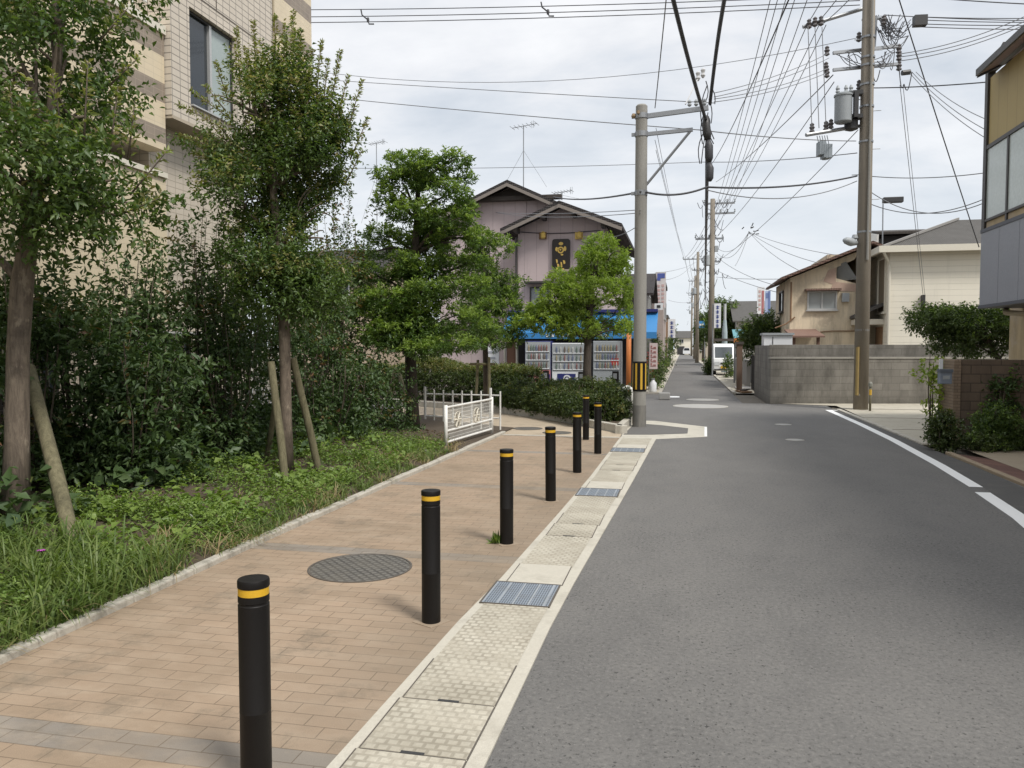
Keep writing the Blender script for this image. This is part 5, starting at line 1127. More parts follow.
for u, v, w_ in ((a0,a1,.09),(b0_,b1_,.07)): d = (v-u).normalized(); MB().obox((u+v)/2, ((v-u).length,.065,w_), 0, ax=(d, Vector((0,1,0)), d.cross(Vector((0,1,0))))).build('arm', STEEL, LP)
m = MB(); m.tube([(LX+.1,LY,AY(650,185,LY).z), b1_-Vector((.05,0,.03))], .028, 8); m.build('brace', STEEL, LP)
for py in (116, 134, 193): z = AY(648,py,LY).z; MB().lathe((LX,LY,z-.05), [(.132,0),(.132,.1)], 20).box((LX-.2,LY-.03,z-.03),(LX-.1,LY+.03,z+.03)).build('clamp_band', STEEL, LP)
pieces('end_clip', plain('rust_clip', (.30,.21,.12), .7, .25), LP, [MB().lathe((LX-.16,LY-.02,zA-.03), [(.03,0),(.05,.04),(.03,.09)], 10), MB().lathe((LX-.06,LY-.14,zA+.02), [(.03,0),(.03,.06)], 8)])
pieces('insulator', GREYM, LP, [MB().lathe((LX+dx,LY,zA+.14), [(.02,0),(.045,.03),(.03,.06),(.045,.09),(.02,.13)], 10) for dx in (.95, 1.08, 1.24)])
m = MB(); q = a1+Vector((-.45,0,.1)); q2 = L(698,76); q3 = L(703,74); m.tube([q, q2-Vector((0,0,.05))], .014, 6); m.lathe(q2-Vector((0,0,.1)), [(.02,0),(.05,.05),(.03,.1),(.05,.16),(.02,.2)], 10); m.lathe(q3-Vector((0,0,.08)), [(.02,0),(.05,.05),(.03,.1),(.05,.16),(.02,.2)], 10); m.build('lightning_arrester', CERAM, LP)
RX, RY = 4.58, 22.2; DR = (Vector((RX,RY,0))-EYE).dot(cf)
def R(x, y, d=0): return P(x, y, DR+d)
RP = thing('utility_pole', 'tall brown weathered utility pole carrying a grey transformer on the right', 'utility pole', (RX,RY,0), 'utility poles')
MB().tube([(RX,RY,-.05),(RX,RY,6),(RX,RY,14.2)], [.185,.165,.14], 24).build('shaft', POLEB, RP, smooth=True)
arms = []
for (x0,y0),(x1,y1) in (((833,53),(899,46)),((833,70),(899,64))):
    for e in (-.2, .2): arms.append(MB().tube([R(x0,y0,e), R(x1,y1,e)], .052, 4))
arms += [MB().tube([R(862,9,-.1), R(803,27,-.1)], .05, 8), MB().tube([R(860,126,-.2), R(806,135,-.5)], .05, 8), MB().tube([R(876,16),R(874,50)], .04, 6), MB().tube([R(862,20),R(884,18)], .035, 6)]
pieces('crossarm', STEEL, RP, arms); INS = []
for x, y in ((827,51),(827,73),(826,67),(899,56),(899,49),(899,66),(884,20),(809,24),(815,22),(821,21),(812,128),(826,126),(831,124),(859,37),(859,85)):
    c = R(x,y,-.2); INS.append(MB().lathe(c-Vector((0,0,.13)), [(.02,0),(.075,.04),(.045,.09),(.075,.14),(.045,.18),(.06,.22),(.02,.26)], 10))
pieces('insulator', plain('insulator_brown', (.11,.10,.10), .35), RP, INS)
c = R(843,123,-.45); m = MB(); h = .66
m.lathe((c.x,c.y,c.z), [(.18,0),(.215,.03),(.215,h),(.235,h+.01),(.235,h+.05),(.15,h+.1)], 22); T_ = m.build('transformer', plain('transformer_grey', (.27,.29,.30), .55, .15), RP, smooth=True); T_.modifiers.new('e', 'EDGE_SPLIT').split_angle = rad(35)
pieces('bushing', GREYM, T_, [MB().lathe((c.x+dx,c.y-.05,c.z+h+.08), [(.03,0),(.06,.04),(.035,.08),(.055,.12),(.02,.2)], 8) for dx in (-.15, .05, .17)])
m = MB(); m.box((c.x+.2,c.y-.06,c.z+.1),(RX-.15,c.y+.2,c.z+.2)); m.box((c.x+.2,c.y-.06,c.z+.7),(RX-.15,c.y+.2,c.z+.8)); m.box((c.x+.24,c.y-.16,c.z+.1),(c.x+.34,c.y+.05,c.z+.75)); c2 = R(851,131,-.3); m.lathe((c2.x,c2.y,c2.z), [(.06,0),(.17,.04),(.17,.3),(.05,.36)], 14); m.build('transformer_bracket', DARKM, RP)
m = MB(); c = R(825,152,-.5)
for k in range(5): m.obox(c+Vector((.05*k-.12,0,.03*math.sin(k*2.)+.09-.03*k)), (.10,.28,.34), .2); m.tube([c+Vector((.06*k-.15,0,.2)), c+Vector((.06*k-.2,0,.42))], .012, 5)
m.build('switch_gear', plain('switch_grey', (.24,.27,.29), .5, .2), RP)
BOLT = []
for py in (38, 58, 66, 85, 107, 142, 232, 330): z = AY(862,py,RY).z; MB().lathe((RX,RY,z-.03), [(.178,0),(.178,.05)], 20).build('clamp_band', STEEL, RP)
for k, py in enumerate((40, 52, 100, 112, 128, 150, 175, 200)): z = AY(862,py,RY).z; s = 1 if k % 2 else -1; BOLT.append(MB().tube([(RX+s*.15,RY-.05,z),(RX+s*.34,RY-.05,z)], .011, 5))
pieces('step_bolt', STEEL, RP, BOLT)
r_ = random.Random(3); JW = []
for k in range(26):
    a = R(r_.uniform(876,892), r_.uniform(14,34), r_.uniform(-.3,.3)); b = R(r_.uniform(884,912), r_.uniform(14,36), r_.uniform(-.3,.3)); JW.append(MB().tube(curve(a, b, (0,0,-r_.uniform(.05,.55)), 7), .011, 4))
for k in range(8):
    a = R(r_.uniform(834,848), r_.uniform(52,60), -.3); b = R(r_.uniform(850,872), r_.uniform(60,70), -.3); JW.append(MB().tube(curve(a, b, (0,0,r_.uniform(-.2,.25)), 7), .010, 4))
for k in range(10):
    a = R(r_.uniform(880,898), r_.uniform(50,56), -.3); b = R(r_.uniform(868,896), r_.uniform(60,68), -.3); JW.append(MB().tube(curve(a, b, (0,0,-r_.uniform(.0,.3)), 7), .011, 4))
for a, b in (((899,66),(904,84)),((904,84),(912,72)),((872,70),(880,70)),((880,30),(897,42))): JW.append(MB().tube(curve(R(*a,-.3), R(*b,-.3), (0,0,-.3), 8), .013, 5))
pieces('jumper_wire', WIREM, RP, JW)
m = MB(); c = R(920,21,0); m.obox(c, (.32,.2,.26), .1); m.build('junction_box', DARKM, RP)
m = MB(); p = R(854,395); q = R(855,347); m.tube([Vector((RX-.13,RY-.165,p.z)), Vector((RX-.13,RY-.16,q.z))], .045, 8); m.build('yellow_guard_strip', plain('faded_yellow', (.25,.18,.065), .8, .35, 5, .2, stain=.7), RP)
m = MB(); m.tube([(RX+.05,RY-.2,3.9),(RX+.05,RY-.21,12)], .03, 6); m.build('riser_conduit', POLEC, RP)
q = G(866,410); q = Vector((q.x, q.y-.45, 0)); t = thing('marker_post', 'slim post with yellow gauge beside the brown pole', 'post', q); m = MB(); m.tube([q, q+Vector((0,0,.62))], .03, 10); m.build('post', plain('post_olive', (.14,.125,.08), .8), t, smooth=True); MB().lathe(q+Vector((0,0,.62)), [(.04,0),(.05,.03),(.05,.1),(.02,.14)], 10).build('cap', plain('cap_grey', (.2,.2,.17)), t); MB().tube([q+Vector((0,0,.42)), q+Vector((0,0,.56))], .034, 10).build('yellow_sleeve', YELLP, t)
c = R(848,242,-.3); t = thing('street_lamp', 'grey lamp head fixed to the brown pole above the stucco roof', 'street lamp', c); d = (R(862,236,-.1)-R(842,240,-.5)).normalized()
m = MB(); m.tube([R(861,236,-.1), R(857,238,-.2)], .03, 6); m.build('bracket', STEEL, t); m = MB(); m.tube([R(843,240,-.5), R(846,240.5,-.5), R(851,242,-.4), R(856,243,-.25)], [.03,.09,.11,.06], 10); m.build('lamp_head', GREYM, t, smooth=True); MB().lathe(R(855,237,-.2)-Vector((0,0,.06)), [(.07,0),(.09,.03),(.06,.12)], 10).build('photocell', GREYM, t)
# small dark mast lamp on the cream house
p, q = AY(883,226,36.2), AY(883,204,36.2); t = thing('roof_mast', 'thin roof mast with flat dark lamp panel above the cream house', 'mast', p); MB().tube([p-Vector((0,0,1.2)), q], .025, 6).build('mast', STEEL, t)
a, b = AY(884,203,36.2), AY(903,197,36.2); m = MB(); m.box((a.x-.05,36.05,a.z),(b.x,36.35,b.z)); m.build('flat_panel', DARKM, t, bevel=.02)
# poles down the street
def far_pole(x, y, h, label, arms, r=.17, jut=1):
    t = thing('utility_pole', label, 'utility pole', (x,y,0), 'utility poles')
    MB().tube([(x,y,-.05),(x,y,h)], [r,r*.72], 12).build('shaft', POLEB if jut > 0 else POLEC, t, smooth=True)
    for z, a, b in arms:
        MB().box((x+a,y-.06,z-.05),(x+b,y+.06,z+.05)).build('crossarm', STEEL, t)
        for k in range(5): xx = x+a+(b-a)*k/4; MB().lathe((xx,y,z+.05), [(.03,0),(.06,.05),(.03,.1),(.05,.16),(.02,.2)], 6).build('insulator', GREYM, t)
    rr = random.Random(int(y))
    for k in range(46 if y < 60 else 16):
        z = h*rr.uniform(.42,.98); a = Vector((x+rr.uniform(-.7,.7), y-.1, z)); MB().tube(curve(a, a+Vector((rr.uniform(-.6,.6),0,rr.uniform(-1.0,.3))), (0,0,-.25), 6), .02, 4).build('jumper_wire', WIREM, t)
    MB().lathe((x-.32,y-.1,h*.62), [(.16,0),(.2,.05),(.2,.6),(.1,.68)], 10).build('transformer', GREYM, t); MB().box((x+.15,y-.12,h*.7),(x+.35,y+.1,h*.7+.35)).build('switch_box', GREYM, t); return t
pl = AY(711,350,50).x
far_pole(pl, 50, AY(711,199,50).z, 'utility pole thick with cables beside the parked white van', [(AY(700,204,50).z,-.5,1.3),(AY(700,214,50).z,-.4,1.3),(AY(700,239,50).z,-1.0,.6),(AY(700,262,50).z,-.6,.5)], .2)
far_pole(AY(697,350,84).x, 84, AY(697,252,84).z, 'utility pole farther down the street with wide upper crossarm', [(AY(700,259,84).z,-1.5,.5),(AY(700,270,84).z,-.6,.6),(AY(700,294,84).z,-.6,.4)], .2)
far_pole(AY(694.5,350,112).x, 112, AY(694,276,112).z, 'third utility pole in the row receding down the street', [(AY(700,281,112).z,-.9,.7),(AY(700,295,112).z,-.9,.6)], .2)
far_pole(AY(691.5,350,150).x, 150, AY(691,288,150).z, 'most distant utility pole near the cream house closing the street', [(AY(700,293,150).z,-1,.8),(AY(700,303,150).z,-.9,.8)], .2)
# ---------------------------------------------------------------- far street, left
def gly(**k): return k
p = AY(655.5,300,39).x
house('eaves_house', 'dark-eaved house just right of the concrete pole', -8, p-.45, 39.5, 46, AY(700,292,39).z, AY(700,268,39).z, 'x', m_siding('dark_boards', (.11,.1,.095), .3, 0, .1), ROOFD, [('x', p-.45, 41, 43, 3.3, 4.3, 1, dict(frame=ALU))])
q0, q1 = AY(655.5,308,48), AY(666,272,48); t = thing('tower_sign', 'tall white shop sign with blue top and red columns on the left', 'sign', ((q0.x+q1.x)/2,48,q0.z))
MB().box((q0.x,47.9,q0.z),(q1.x,48.1,q1.z)).build('board', plain('sign_white', (.62,.58,.57), .5, .1), t)
m = MB(); m.box((q0.x+.1,47.88,q1.z-.36),(q1.x-.06,47.897,q1.z-.08)); m.box((q0.x+.08,47.88,q1.z-.5),(q0.x+.28,47.897,q1.z-.36)); m.build('blue_lettering', SIGNBLUE, t)
m = MB(); w = q1.x-q0.x
for k in range(6): z = q1.z-.75-k*.24; m.box((q0.x+w*.18,47.88,z-.15),(q0.x+w*.42,47.897,z)); m.box((q0.x+w*.58,47.88,z-.13),(q0.x+w*.84,47.897,z+.02)); m.box((q0.x+w*.25,47.876,z-.10),(q0.x+w*.34,47.879,z-.05))
m.build('red_lettering', SIGNPINK, t)
q0, q1 = AY(654.5,310,47), AY(663,303,47); t = thing('square_sign', 'small square white sign below the tall shop sign', 'sign', (q0.x,47,q0.z)); MB().box((q0.x,46.9,q0.z),(q1.x,47.0,q1.z)).build('board', WHITE, t); m = MB(); m.box((q0.x+.14,46.88,q0.z+.12),(q1.x-.14,46.897,q1.z-.12)); m.box((q0.x-.6,46.93,q1.z-.03),(q1.x,46.97,q1.z+.03)); m.build('dark_mark', DARKM, t)
hx = AY(663,330,48.5).x
house('shop_house', 'pinkish narrow shop building behind the tall sign', -7, hx, 48.6, 57, 5.6, 5.6, 'x', plain('shop_pink', (.40,.33,.30), .8), ROOFG, [('y',48.6,hx-1.2,hx-.3,1.0,2.2,-1,dict(frame=BRONZE)),('x',hx,50,52,3.4,4.6,1),('x',hx,53,55,3.4,4.6,1)])
house('brown_panel_shop', 'low shop with brown timber panel beyond the pink building', -7, AY(667,330,62).x, 62, 72, 3.9, 3.9, 'x', WOODM, ROOFG, [('x',AY(667,330,62).x,64,68,1,2.4,1)])
q0, q1 = AY(668,338,63), AY(675.5,319,63); t = thing('shop_sign', 'white projecting sign with blue lettering on the left of the street', 'sign', (q0.x,63,q0.z)); MB().box((q0.x,62.92,q0.z),(q1.x,63.08,q1.z)).build('board', WHITE, t)
m = MB(); w = q1.x-q0.x
for k in range(4): z = q1.z-.18-k*.34; m.box((q0.x+w*.3,62.9,z-.22),(q0.x+w*.72,62.917,z-.17)); m.box((q0.x+w*.42,62.9,z-.25),(q0.x+w*.58,62.917,z)); m.box((q0.x+w*.25,62.9,z-.08),(q0.x+w*.75,62.917,z-.05))
m.build('blue_lettering', SIGNBLUE, t); MB().box((q0.x-.7,62.97,q1.z-.1),(q0.x-.002,63.03,q1.z-.04)).build('bracket', STEEL, t)
house('grey_terrace', 'grey terrace house in the distance on the left side', -8, -1.6, 84, 110, 4.2, 5.4, 'y', plain('far_grey', (.32,.30,.28), .8), ROOFG, [('y',84,-4,-2.2,2.4,3.6)])
def plantpot(x, y, h, r, label, seed, lf=LF_FAR, lfn=LF_WEED, name='street_plant', n=260, tip=.3):
    return shrub(x, y, h, r, label, seed, n, lf, lfn, .1, .05, name, None, .0, 5, tip, cat='plant', npl=7, low=.2)
RED = m_leaf('red_flower', [(.35,.04,.03),(.42,.08,.06),(.3,.03,.04)])
plantpot(-1.15, 31, .95, .38, 'leafy plant at the street corner by the banner sign', 301)
plantpot(-1.3, 33.5, 1.3, .4, 'plant with red flowers at the roadside beyond the banner sign', 302, LF_FAR, RED, 'flowering_plant', 300, .6)
plantpot(-1.25, 37, 1.0, .4, 'green roadside plant on the left beyond the red flowers', 303)
plantpot(-1.5, 41, 2.1, .5, 'tall shrub on the left roadside by the dark-eaved house', 304, n=420)
plantpot(-1.2, 46, 1.4, .45, 'low green roadside shrub below the square white sign', 305)
plantpot(-1.3, 54, 2.5, .7, 'tall dark street shrub under the projecting white sign', 306, n=450)
plantpot(-1.2, 66, 2.3, .7, 'rounded dark roadside shrub past the projecting sign', 307, n=420)
t = thing('street_tree', 'far dark tree on the left side of the street', 'tree', (-1.9,78,0)); m = MB(); m.tube([(-1.9,78,0),(-1.8,78,2.2)], [.12,.08], 8); m.build('trunk', BARKD, t)
V, T, mi, _ = crown_arrays([(-1.8,78,3.0,1.0,1.0,1.1),(-2.3,78.5,2.2,.9,.9,.9),(-1.3,78,2.1,.7,.8,.9)], 900, 8, .17, .08, .3, 77); tri_object('crown', V, T, [LF_FAR, LF_WEED], mi, t)
q = G(666,402); t = thing('roadside_stone', 'small white stone block at the kerb corner', 'stone', q); MB().prism([(q.x-.25,q.y+1,0),(q.x+.1,q.y+1,0),(q.x+.1,q.y+1.25,0),(q.x-.25,q.y+1.3,0)], (0,0,.22)).build('block', PALEC, t, bevel=.03)
q = AY(653,387,29.2); t = thing('white_canister', 'white plastic canister standing at the street corner', 'canister', (q.x,29.2,0)); MB().lathe((q.x,29.2,0), [(.12,0),(.13,.05),(.13,.34),(.06,.42),(.06,.46)], 14).build('body', WHITE, t, smooth=True); MB().lathe((q.x,29.2,.46), [(.07,0),(.07,.05)], 12).build('cap', STEEL, t)
# end of the street
house('end_house', 'cream house closing the far end of the street', -1.7, 1.6, 172, 180, 3.6, 5.0, 'x', CREAMP, ROOFG, [('y',172,-.8,.1,2.5,3.3)])
MB().box((-1.2,171.9,0),(.3,171.98,1.8)).build('garage_opening', DARKM, bpy.data.objects['end_house'])
t = thing('far_car', 'tiny white car parked before the far cream house', 'car', (.8,168,0))
MB().prism([(0,168,.25),(1.5,168,.25),(1.5,168,.9),(1.25,168,1.5),(.25,168,1.5),(0,168,.9)], (0,3.2,0)).build('body', WHITE, t); m = MB(); m.prism([(.14,167.98,.92),(1.36,167.98,.92),(1.2,167.98,1.42),(.3,167.98,1.42)], (0,.015,0)); m.build('windscreen', GLASS, t)
m = MB()
for x in (.2, 1.3): m.tube([(x-.1,168.5,.28),(x+.1,168.5,.28)], .28, 12)
m.build('wheel', BLACKP, t)
# ---------------------------------------------------------------- far street, right
def px_at(x, Y): return AY(x, 350, Y).x
house('grey_roof_house', 'pale house with large grey roof behind the roadside bush', px_at(737,70), px_at(800,70), 70, 80, 3.9, 5.7, 'x', plain('far_pale', (.40,.38,.35), .8), ROOFG, [('y',70,px_at(741,70),px_at(748,70),2.6,3.6),('y',70,px_at(753,70),px_at(760,70),2.6,3.6)], over=.4)
q0, q1 = AY(757,314,57), AY(764.5,287,57); t = thing('red_striped_sign', 'tall white sign with red strip left of the stucco house', 'sign', (q0.x,57,0)); MB().box((q0.x,56.9,q0.z),(q1.x,57.1,q1.z)).build('board', WHITE, t); m = MB(); m.box((q1.x-.19,56.88,q0.z),(q1.x-.03,56.897,q1.z-.25)); m.build('red_strip', plain('strip_red', (.38,.14,.14), .6, .15), t); MB().tube([((q0.x+q1.x)/2,57,0),((q0.x+q1.x)/2,57,q0.z)], .06, 8).build('pole', STEEL, t)
pieces('letter', SIGNPINK, t, [MB().box((q0.x+.08,56.88,q1.z-.4-k*.3),(q0.x+.22,56.897,q1.z-.22-k*.3)) for k in range(5)])
q0, q1 = AY(764.8,314,58), AY(770.5,291,58); t = thing('blue_striped_sign', 'tall blue and white sign beside the red striped one', 'sign', (q0.x,58,0)); MB().box((q0.x,57.9,q0.z),(q1.x,58.1,q1.z)).build('board', plain('sign_paleblue', (.35,.42,.6), .5), t); m = MB(); m.box((q1.x-.16,57.88,q0.z),(q1.x-.02,57.897,q1.z)); m.box((q0.x+.05,57.88,q1.z-.5),(q0.x+.22,57.897,q1.z-.15)); m.build('blue_strip', plain('strip_blue', (.13,.18,.36), .6, .15), t); MB().tube([((q0.x+q1.x)/2,58,0),((q0.x+q1.x)/2,58,q0.z)], .06, 8).build('pole', STEEL, t)
q0, q1 = AY(714,328,47), AY(721,303.5,47); t = thing('white_sign', 'white upright sign with blue lettering above the parked van', 'sign', (q0.x,47,0)); MB().box((q0.x,46.9,q0.z),(q1.x,47.1,q1.z)).build('board', WHITE, t)
m = MB(); w = q1.x-q0.x; hh_ = q1.z-q0.z
for k in range(5): z = q1.z-.12-k*hh_*.19; m.box((q0.x+w*.3,46.88,z-.17),(q0.x+w*.7,46.897,z-.13)); m.box((q0.x+w*.42,46.88,z-.2),(q0.x+w*.56,46.897,z)); m.box((q0.x+w*.28,46.88,z-.07),(q0.x+w*.74,46.897,z-.04))
m.build('blue_lettering', SIGNBLUE, t); MB().tube([(q0.x-.07,47,0),(q0.x-.07,47,q1.z)], .04, 8).build('pole', STEEL, t)
q = px_at(724.5,49); t = thing('pale_pole', 'slim pale pole with thicker blue-grey foot behind the van', 'pole', (q,53,0)); q = px_at(724.5,53); MB().tube([(q,53,2),(q,53,AY(724,304,53).z)], .085, 8).build('shaft', plain('pale_grey', (.45,.47,.47)), t); MB().tube([(q,53,0),(q,53,2.6),(q,53,3.4)], [.2,.17,.1], 10).build('foot', plain('teal_grey', (.33,.40,.42), .7), t)
a, b = px_at(733,38), px_at(752,38); t = thing('teal_canopy', 'small teal canopy with orange edge above the wall by the bush', 'canopy', (a,38,0)); z = AY(740,338,38).z; z1 = AY(740,329,38).z
MB().prism([(a,37.5,z),(a,39,z1),(a,39,z1-.06),(a,37.5,z-.06)], (b-a,0,0)).build('sheet', TEAL, t); MB().box((a,37.47,z-.2),(b,37.495,z-.02)).build('edge', ORANGE, t); m = MB(); m.tube([(a+.05,37.6,0),(a+.05,37.6,z-.06)], .04, 6); m.tube([(b-.05,37.6,0),(b-.05,37.6,z-.06)], .04, 6); m.build('post', STEEL, t)
q0, q1 = AY(698,328,86), AY(705,321,86); t = thing('blue_shop_sign', 'small blue shop sign far down the right side', 'sign', (q0.x,86,0)); MB().box((q0.x,85.9,q0.z),(q1.x,86.1,q1.z)).build('board', BLUE, t); MB().tube([(q1.x,86,0),(q1.x,86,q0.z)], .05, 6).build('pole', STEEL, t); MB().box((q0.x+.15,85.88,q0.z+.25),(q1.x-.15,85.897,q0.z+.45)).build('lettering', WHITE, t)
house('far_right_house', 'beige house in the distance right of the street', px_at(698,98), px_at(716,98), 98, 106, 3.4, 4.6, 'y', plain('far_beige', (.42,.37,.30), .8), ROOFG, [('y',98,px_at(700,98),px_at(704,98),1.2,2.2)])
t = thing('dark_van_shelter', 'dark carport roof over the parked white van', 'carport', (2.2,44,0)); z0 = AY(720,347,45).z; z1 = AY(720,340,45).z
xx0, xx1 = px_at(713,46.5), px_at(742,46.5); MB().prism([(xx0,49.6,2.02),(xx1,49.6,2.02),(xx1,49.6,2.16),(xx0,49.6,2.16)], (0,3,0)).build('roof', WOODD, t); m = MB()
for x in (xx1-.1,): m.box((x-.05,49.7,-.02),(x+.05,49.8,2.02)); m.box((x-.05,52.4,-.02),(x+.05,52.5,2.02))
m.box((xx0+.02,52.4,-.02),(xx0+.12,52.5,2.02)); m.build('post', WOODD, t)
# parked white van
vx0, vx1 = px_at(713.5,46.8), px_at(734.5,46.8); VY = 46.9; t = thing('parked_van', 'white kei van parked under the dark carport on the right', 'van', ((vx0+vx1)/2,VY,0)); w = vx1-vx0; hv = 1.84
side = [(0,.28),(-.05,.55),(-.02,.95),(.38,1.70),(.6,hv),(3.1,hv),(3.25,1.6),(3.28,.5),(3.2,.28)]
MB().prism([(vx0,VY+a+.1,b) for a, b in side], (w,0,0)).build('body', plain('van_white', (.8,.81,.81), .3, .04, 3, .01, spec=.5), t, bevel=.06, bseg=3)
def slant(x0, x1, f0, f1, d): 
    A, B = (-.02,.95), (.38,1.70)
    y0, z0 = A[0]+(B[0]-A[0])*f0, A[1]+(B[1]-A[1])*f0; y1, z1 = A[0]+(B[0]-A[0])*f1, A[1]+(B[1]-A[1])*f1
    return [(x0,VY+.1+y0-d,z0),(x1,VY+.1+y0-d,z0),(x1,VY+.1+y1-d,z1),(x0,VY+.1+y1-d,z1)]
MB().prism(slant(vx0+.1, vx1-.1, .12, .93, .02), (0,.012,-.004)).build('windscreen', m_glass('van_glass', (.06,.07,.075), .08), t)
m = MB(); m.prism([(vx0-.006,VY+.5,1.0),(vx0-.006,VY+1.2,1.0),(vx0-.006,VY+1.2,1.62),(vx0-.006,VY+.72,1.62)], (.005,0,0)); m.box((vx0-.006,VY+1.35,1.0),(vx0-.001,VY+2.9,1.62)); m.build('side_window', GLASS, t)
for s in (0, 1):
    x = vx0+.06 if s == 0 else vx1-.36; MB().box((x,VY+.02,.60),(x+.30,VY+.045,.80)).build('headlight', plain('headlight_glass', (.5,.52,.53), .15, .1), t)
    x = vx0-.12 if s == 0 else vx1+.02; MB().box((x,VY+.35,1.02),(x+.10,VY+.42,1.24)).build('mirror', BLACKP, t)
MB().box((vx0+.4,VY+.02,.66),(vx1-.4,VY+.045,.76)).build('grille', DARKM, t); MB().box(((vx0+vx1)/2-.17,VY+.0,.42),((vx0+vx1)/2+.17,VY+.03,.56)).build('number_plate', YELL, t); MB().box((vx0+.05,VY+.02,.30),(vx1-.05,VY+.05,.38)).build('bumper', DARKM, t)
for x in (vx0+.02, vx1-.18):
    for yy in (.65, 2.7):
        wl = MB().tube([(x,VY+yy,.28),(x+.16,VY+yy,.28)], .28, 20).build('wheel', BLACKP, t); MB().tube([(x-.006,VY+yy,.28),(x+.166,VY+yy,.28)], .16, 14).build('rim', STEEL, wl)
# greenery on the right of the far street
t = thing('roadside_bush', 'loose green bush rising above the block wall by the stucco house', 'bush', (px_at(760,34),34,0))
bl = pxb([(758,333,14,9,0,.7),(768,325,9,9,0,.6),(750,338,9,9,0,.6),(764,340,12,9,0,.7),(775,338,6,8,0,.5),(758,322,5,5,0,.4),(756,350,10,10,0,.6)], (Vector((px_at(760,34),34,0))-EYE).dot(cf))
m = MB(); b0 = Vector((px_at(760,34),34,-.02)); m.tube([b0, b0+Vector((0,0,1.2))], [.07,.05], 8)
for b in bl: m.tube(curve(b0+Vector((0,0,.8)), b[:3], (0,0,.1), 5), [.03,.025,.02,.012,.006], 5)
m.build('stems', BARKD, t); V, T, mi, _ = crown_arrays(bl, 1300, 9, .12, .045, .3, 88, gap=-.3, tip_p=.3); tri_object('foliage', V, T, [LF_FAR, LF_WEED], mi, t)
def fartree(name, label, pxs, Y, n, seed, L):
    D_ = (Vector((px_at(pxs[0][0],Y),Y,0))-EYE).dot(cf); bl = pxb(pxs, D_); x = bl[0][0]; t = thing(name, label, 'tree', (x,Y,0)); m = MB(); m.tube([(x,Y,-.05),(x,Y,bl[0][2])], [.22,.1], 8)
    for b in bl[1:]: m.tube(curve((x,Y,bl[0][2]*.6), b[:3], (0,0,.2), 5), [.09,.07,.05,.03,.01], 5)
    m.build('trunk', BARKD, t); V, T, mi, _ = crown_arrays(bl, n, 8, L, L*.48, .5, seed, gap=-.32, k=2.0, tip_p=.25); tri_object('crown', V, T, [LF_FAR, LF_WEED], mi, t)
fartree('dark_tree', 'large dark tree behind the white sign on the right', [(727,318,11,15,0,1.4),(735,330,8,12,0,1.2),(716,330,10,13,0,1.3),(720,312,9,9,0,1.1),(738,322,5,8,0,.8),(726,338,12,9,0,1.3)], 74, 1700, 91, .24)
fartree('dark_tree', 'smaller dark tree left of the pole by the van', [(704,326,6,14,0,1.2),(708,318,5,10,0,1),(702,338,5,8,0,1)], 90, 800, 92, .26)
plantpot(px_at(708.5,48), 48.0, 1.0, .36, 'low bush at the foot of the cable-laden pole', 311)
plantpot(px_at(727,44), 44, 1.15, .36, 'potted green plant before the parked van', 312, n=300)
t = thing('flat_box', 'pale flat stone step at the roadside before the iron gate', 'step', (2.2,31,0)); MB().prism([(2.0,31.5,-.02),(2.6,31.5,-.02),(2.6,33,-.02),(2.05,33,-.02)], (0,0,.1)).build('slab', PALEC, t, bevel=.02)
t = thing('brown_mat', 'scrap of brown boards lying at the roadside by the gate', 'boards', (2.2,29.6,0)); MB().obox((2.15,29.6,.05),(.35,.9,.05),.2).build('board', WOODM, t); MB().obox((2.22,29.8,.1),(.2,.7,.04),-.3).build('board', WOODD, t)
t = thing('grey_side_wall', 'low pale garden wall along the right of the street beyond the gate', 'wall', (2.9,33,0)); MB().box((2.6,34.2,-.05),(2.75,42,1.1)).build('blocks', PALEC, t)
# roof antennas
def antenna(px, pyb, pyt, Y, label, w=.7):
    a, b = AY(px,pyb,Y), AY(px,pyt,Y); b.x = a.x; t = thing('tv_antenna', label, 'antenna', a, 'roof antennas'); MB().tube([a, b], .022, 6).build('mast', STEEL, t)
    m = MB(); u = Vector((1,-.15,.08)).normalized(); m.tube([b-u*w*.5, b+u*w*.6], .014, 5); v = Vector((.15,1,0))
    for k in range(7): c = b+u*(w*(-.5+k*.18)); m.tube([c-v*.28, c+v*.28], .009, 4); 
    m.tube([b+u*.35-Vector((0,0,.14)), b+u*.35+Vector((0,0,.14))], .01, 4); m.tube([b+u*.42-Vector((0,0,.14)), b+u*.42+Vector((0,0,.14))], .01, 4); m.build('elements', STEEL, t)
    m = MB()
    for s in (-1, 1): m.tube([a.lerp(b,.6), a+Vector((s*.9,.2,0))], .006, 4)
    m.build('stay_wire', WIREG, t)
antenna(523.5, 187, 126, 31, 'tall rooftop aerial on the rear gable of the mauve house', .95)
antenna(377, 222, 143, 36.5, 'tall rooftop aerial left of the cloud-pruned tree', .8)
antenna(562, 200, 192, 31.5, 'short rooftop aerial between the two mauve gables', .7)
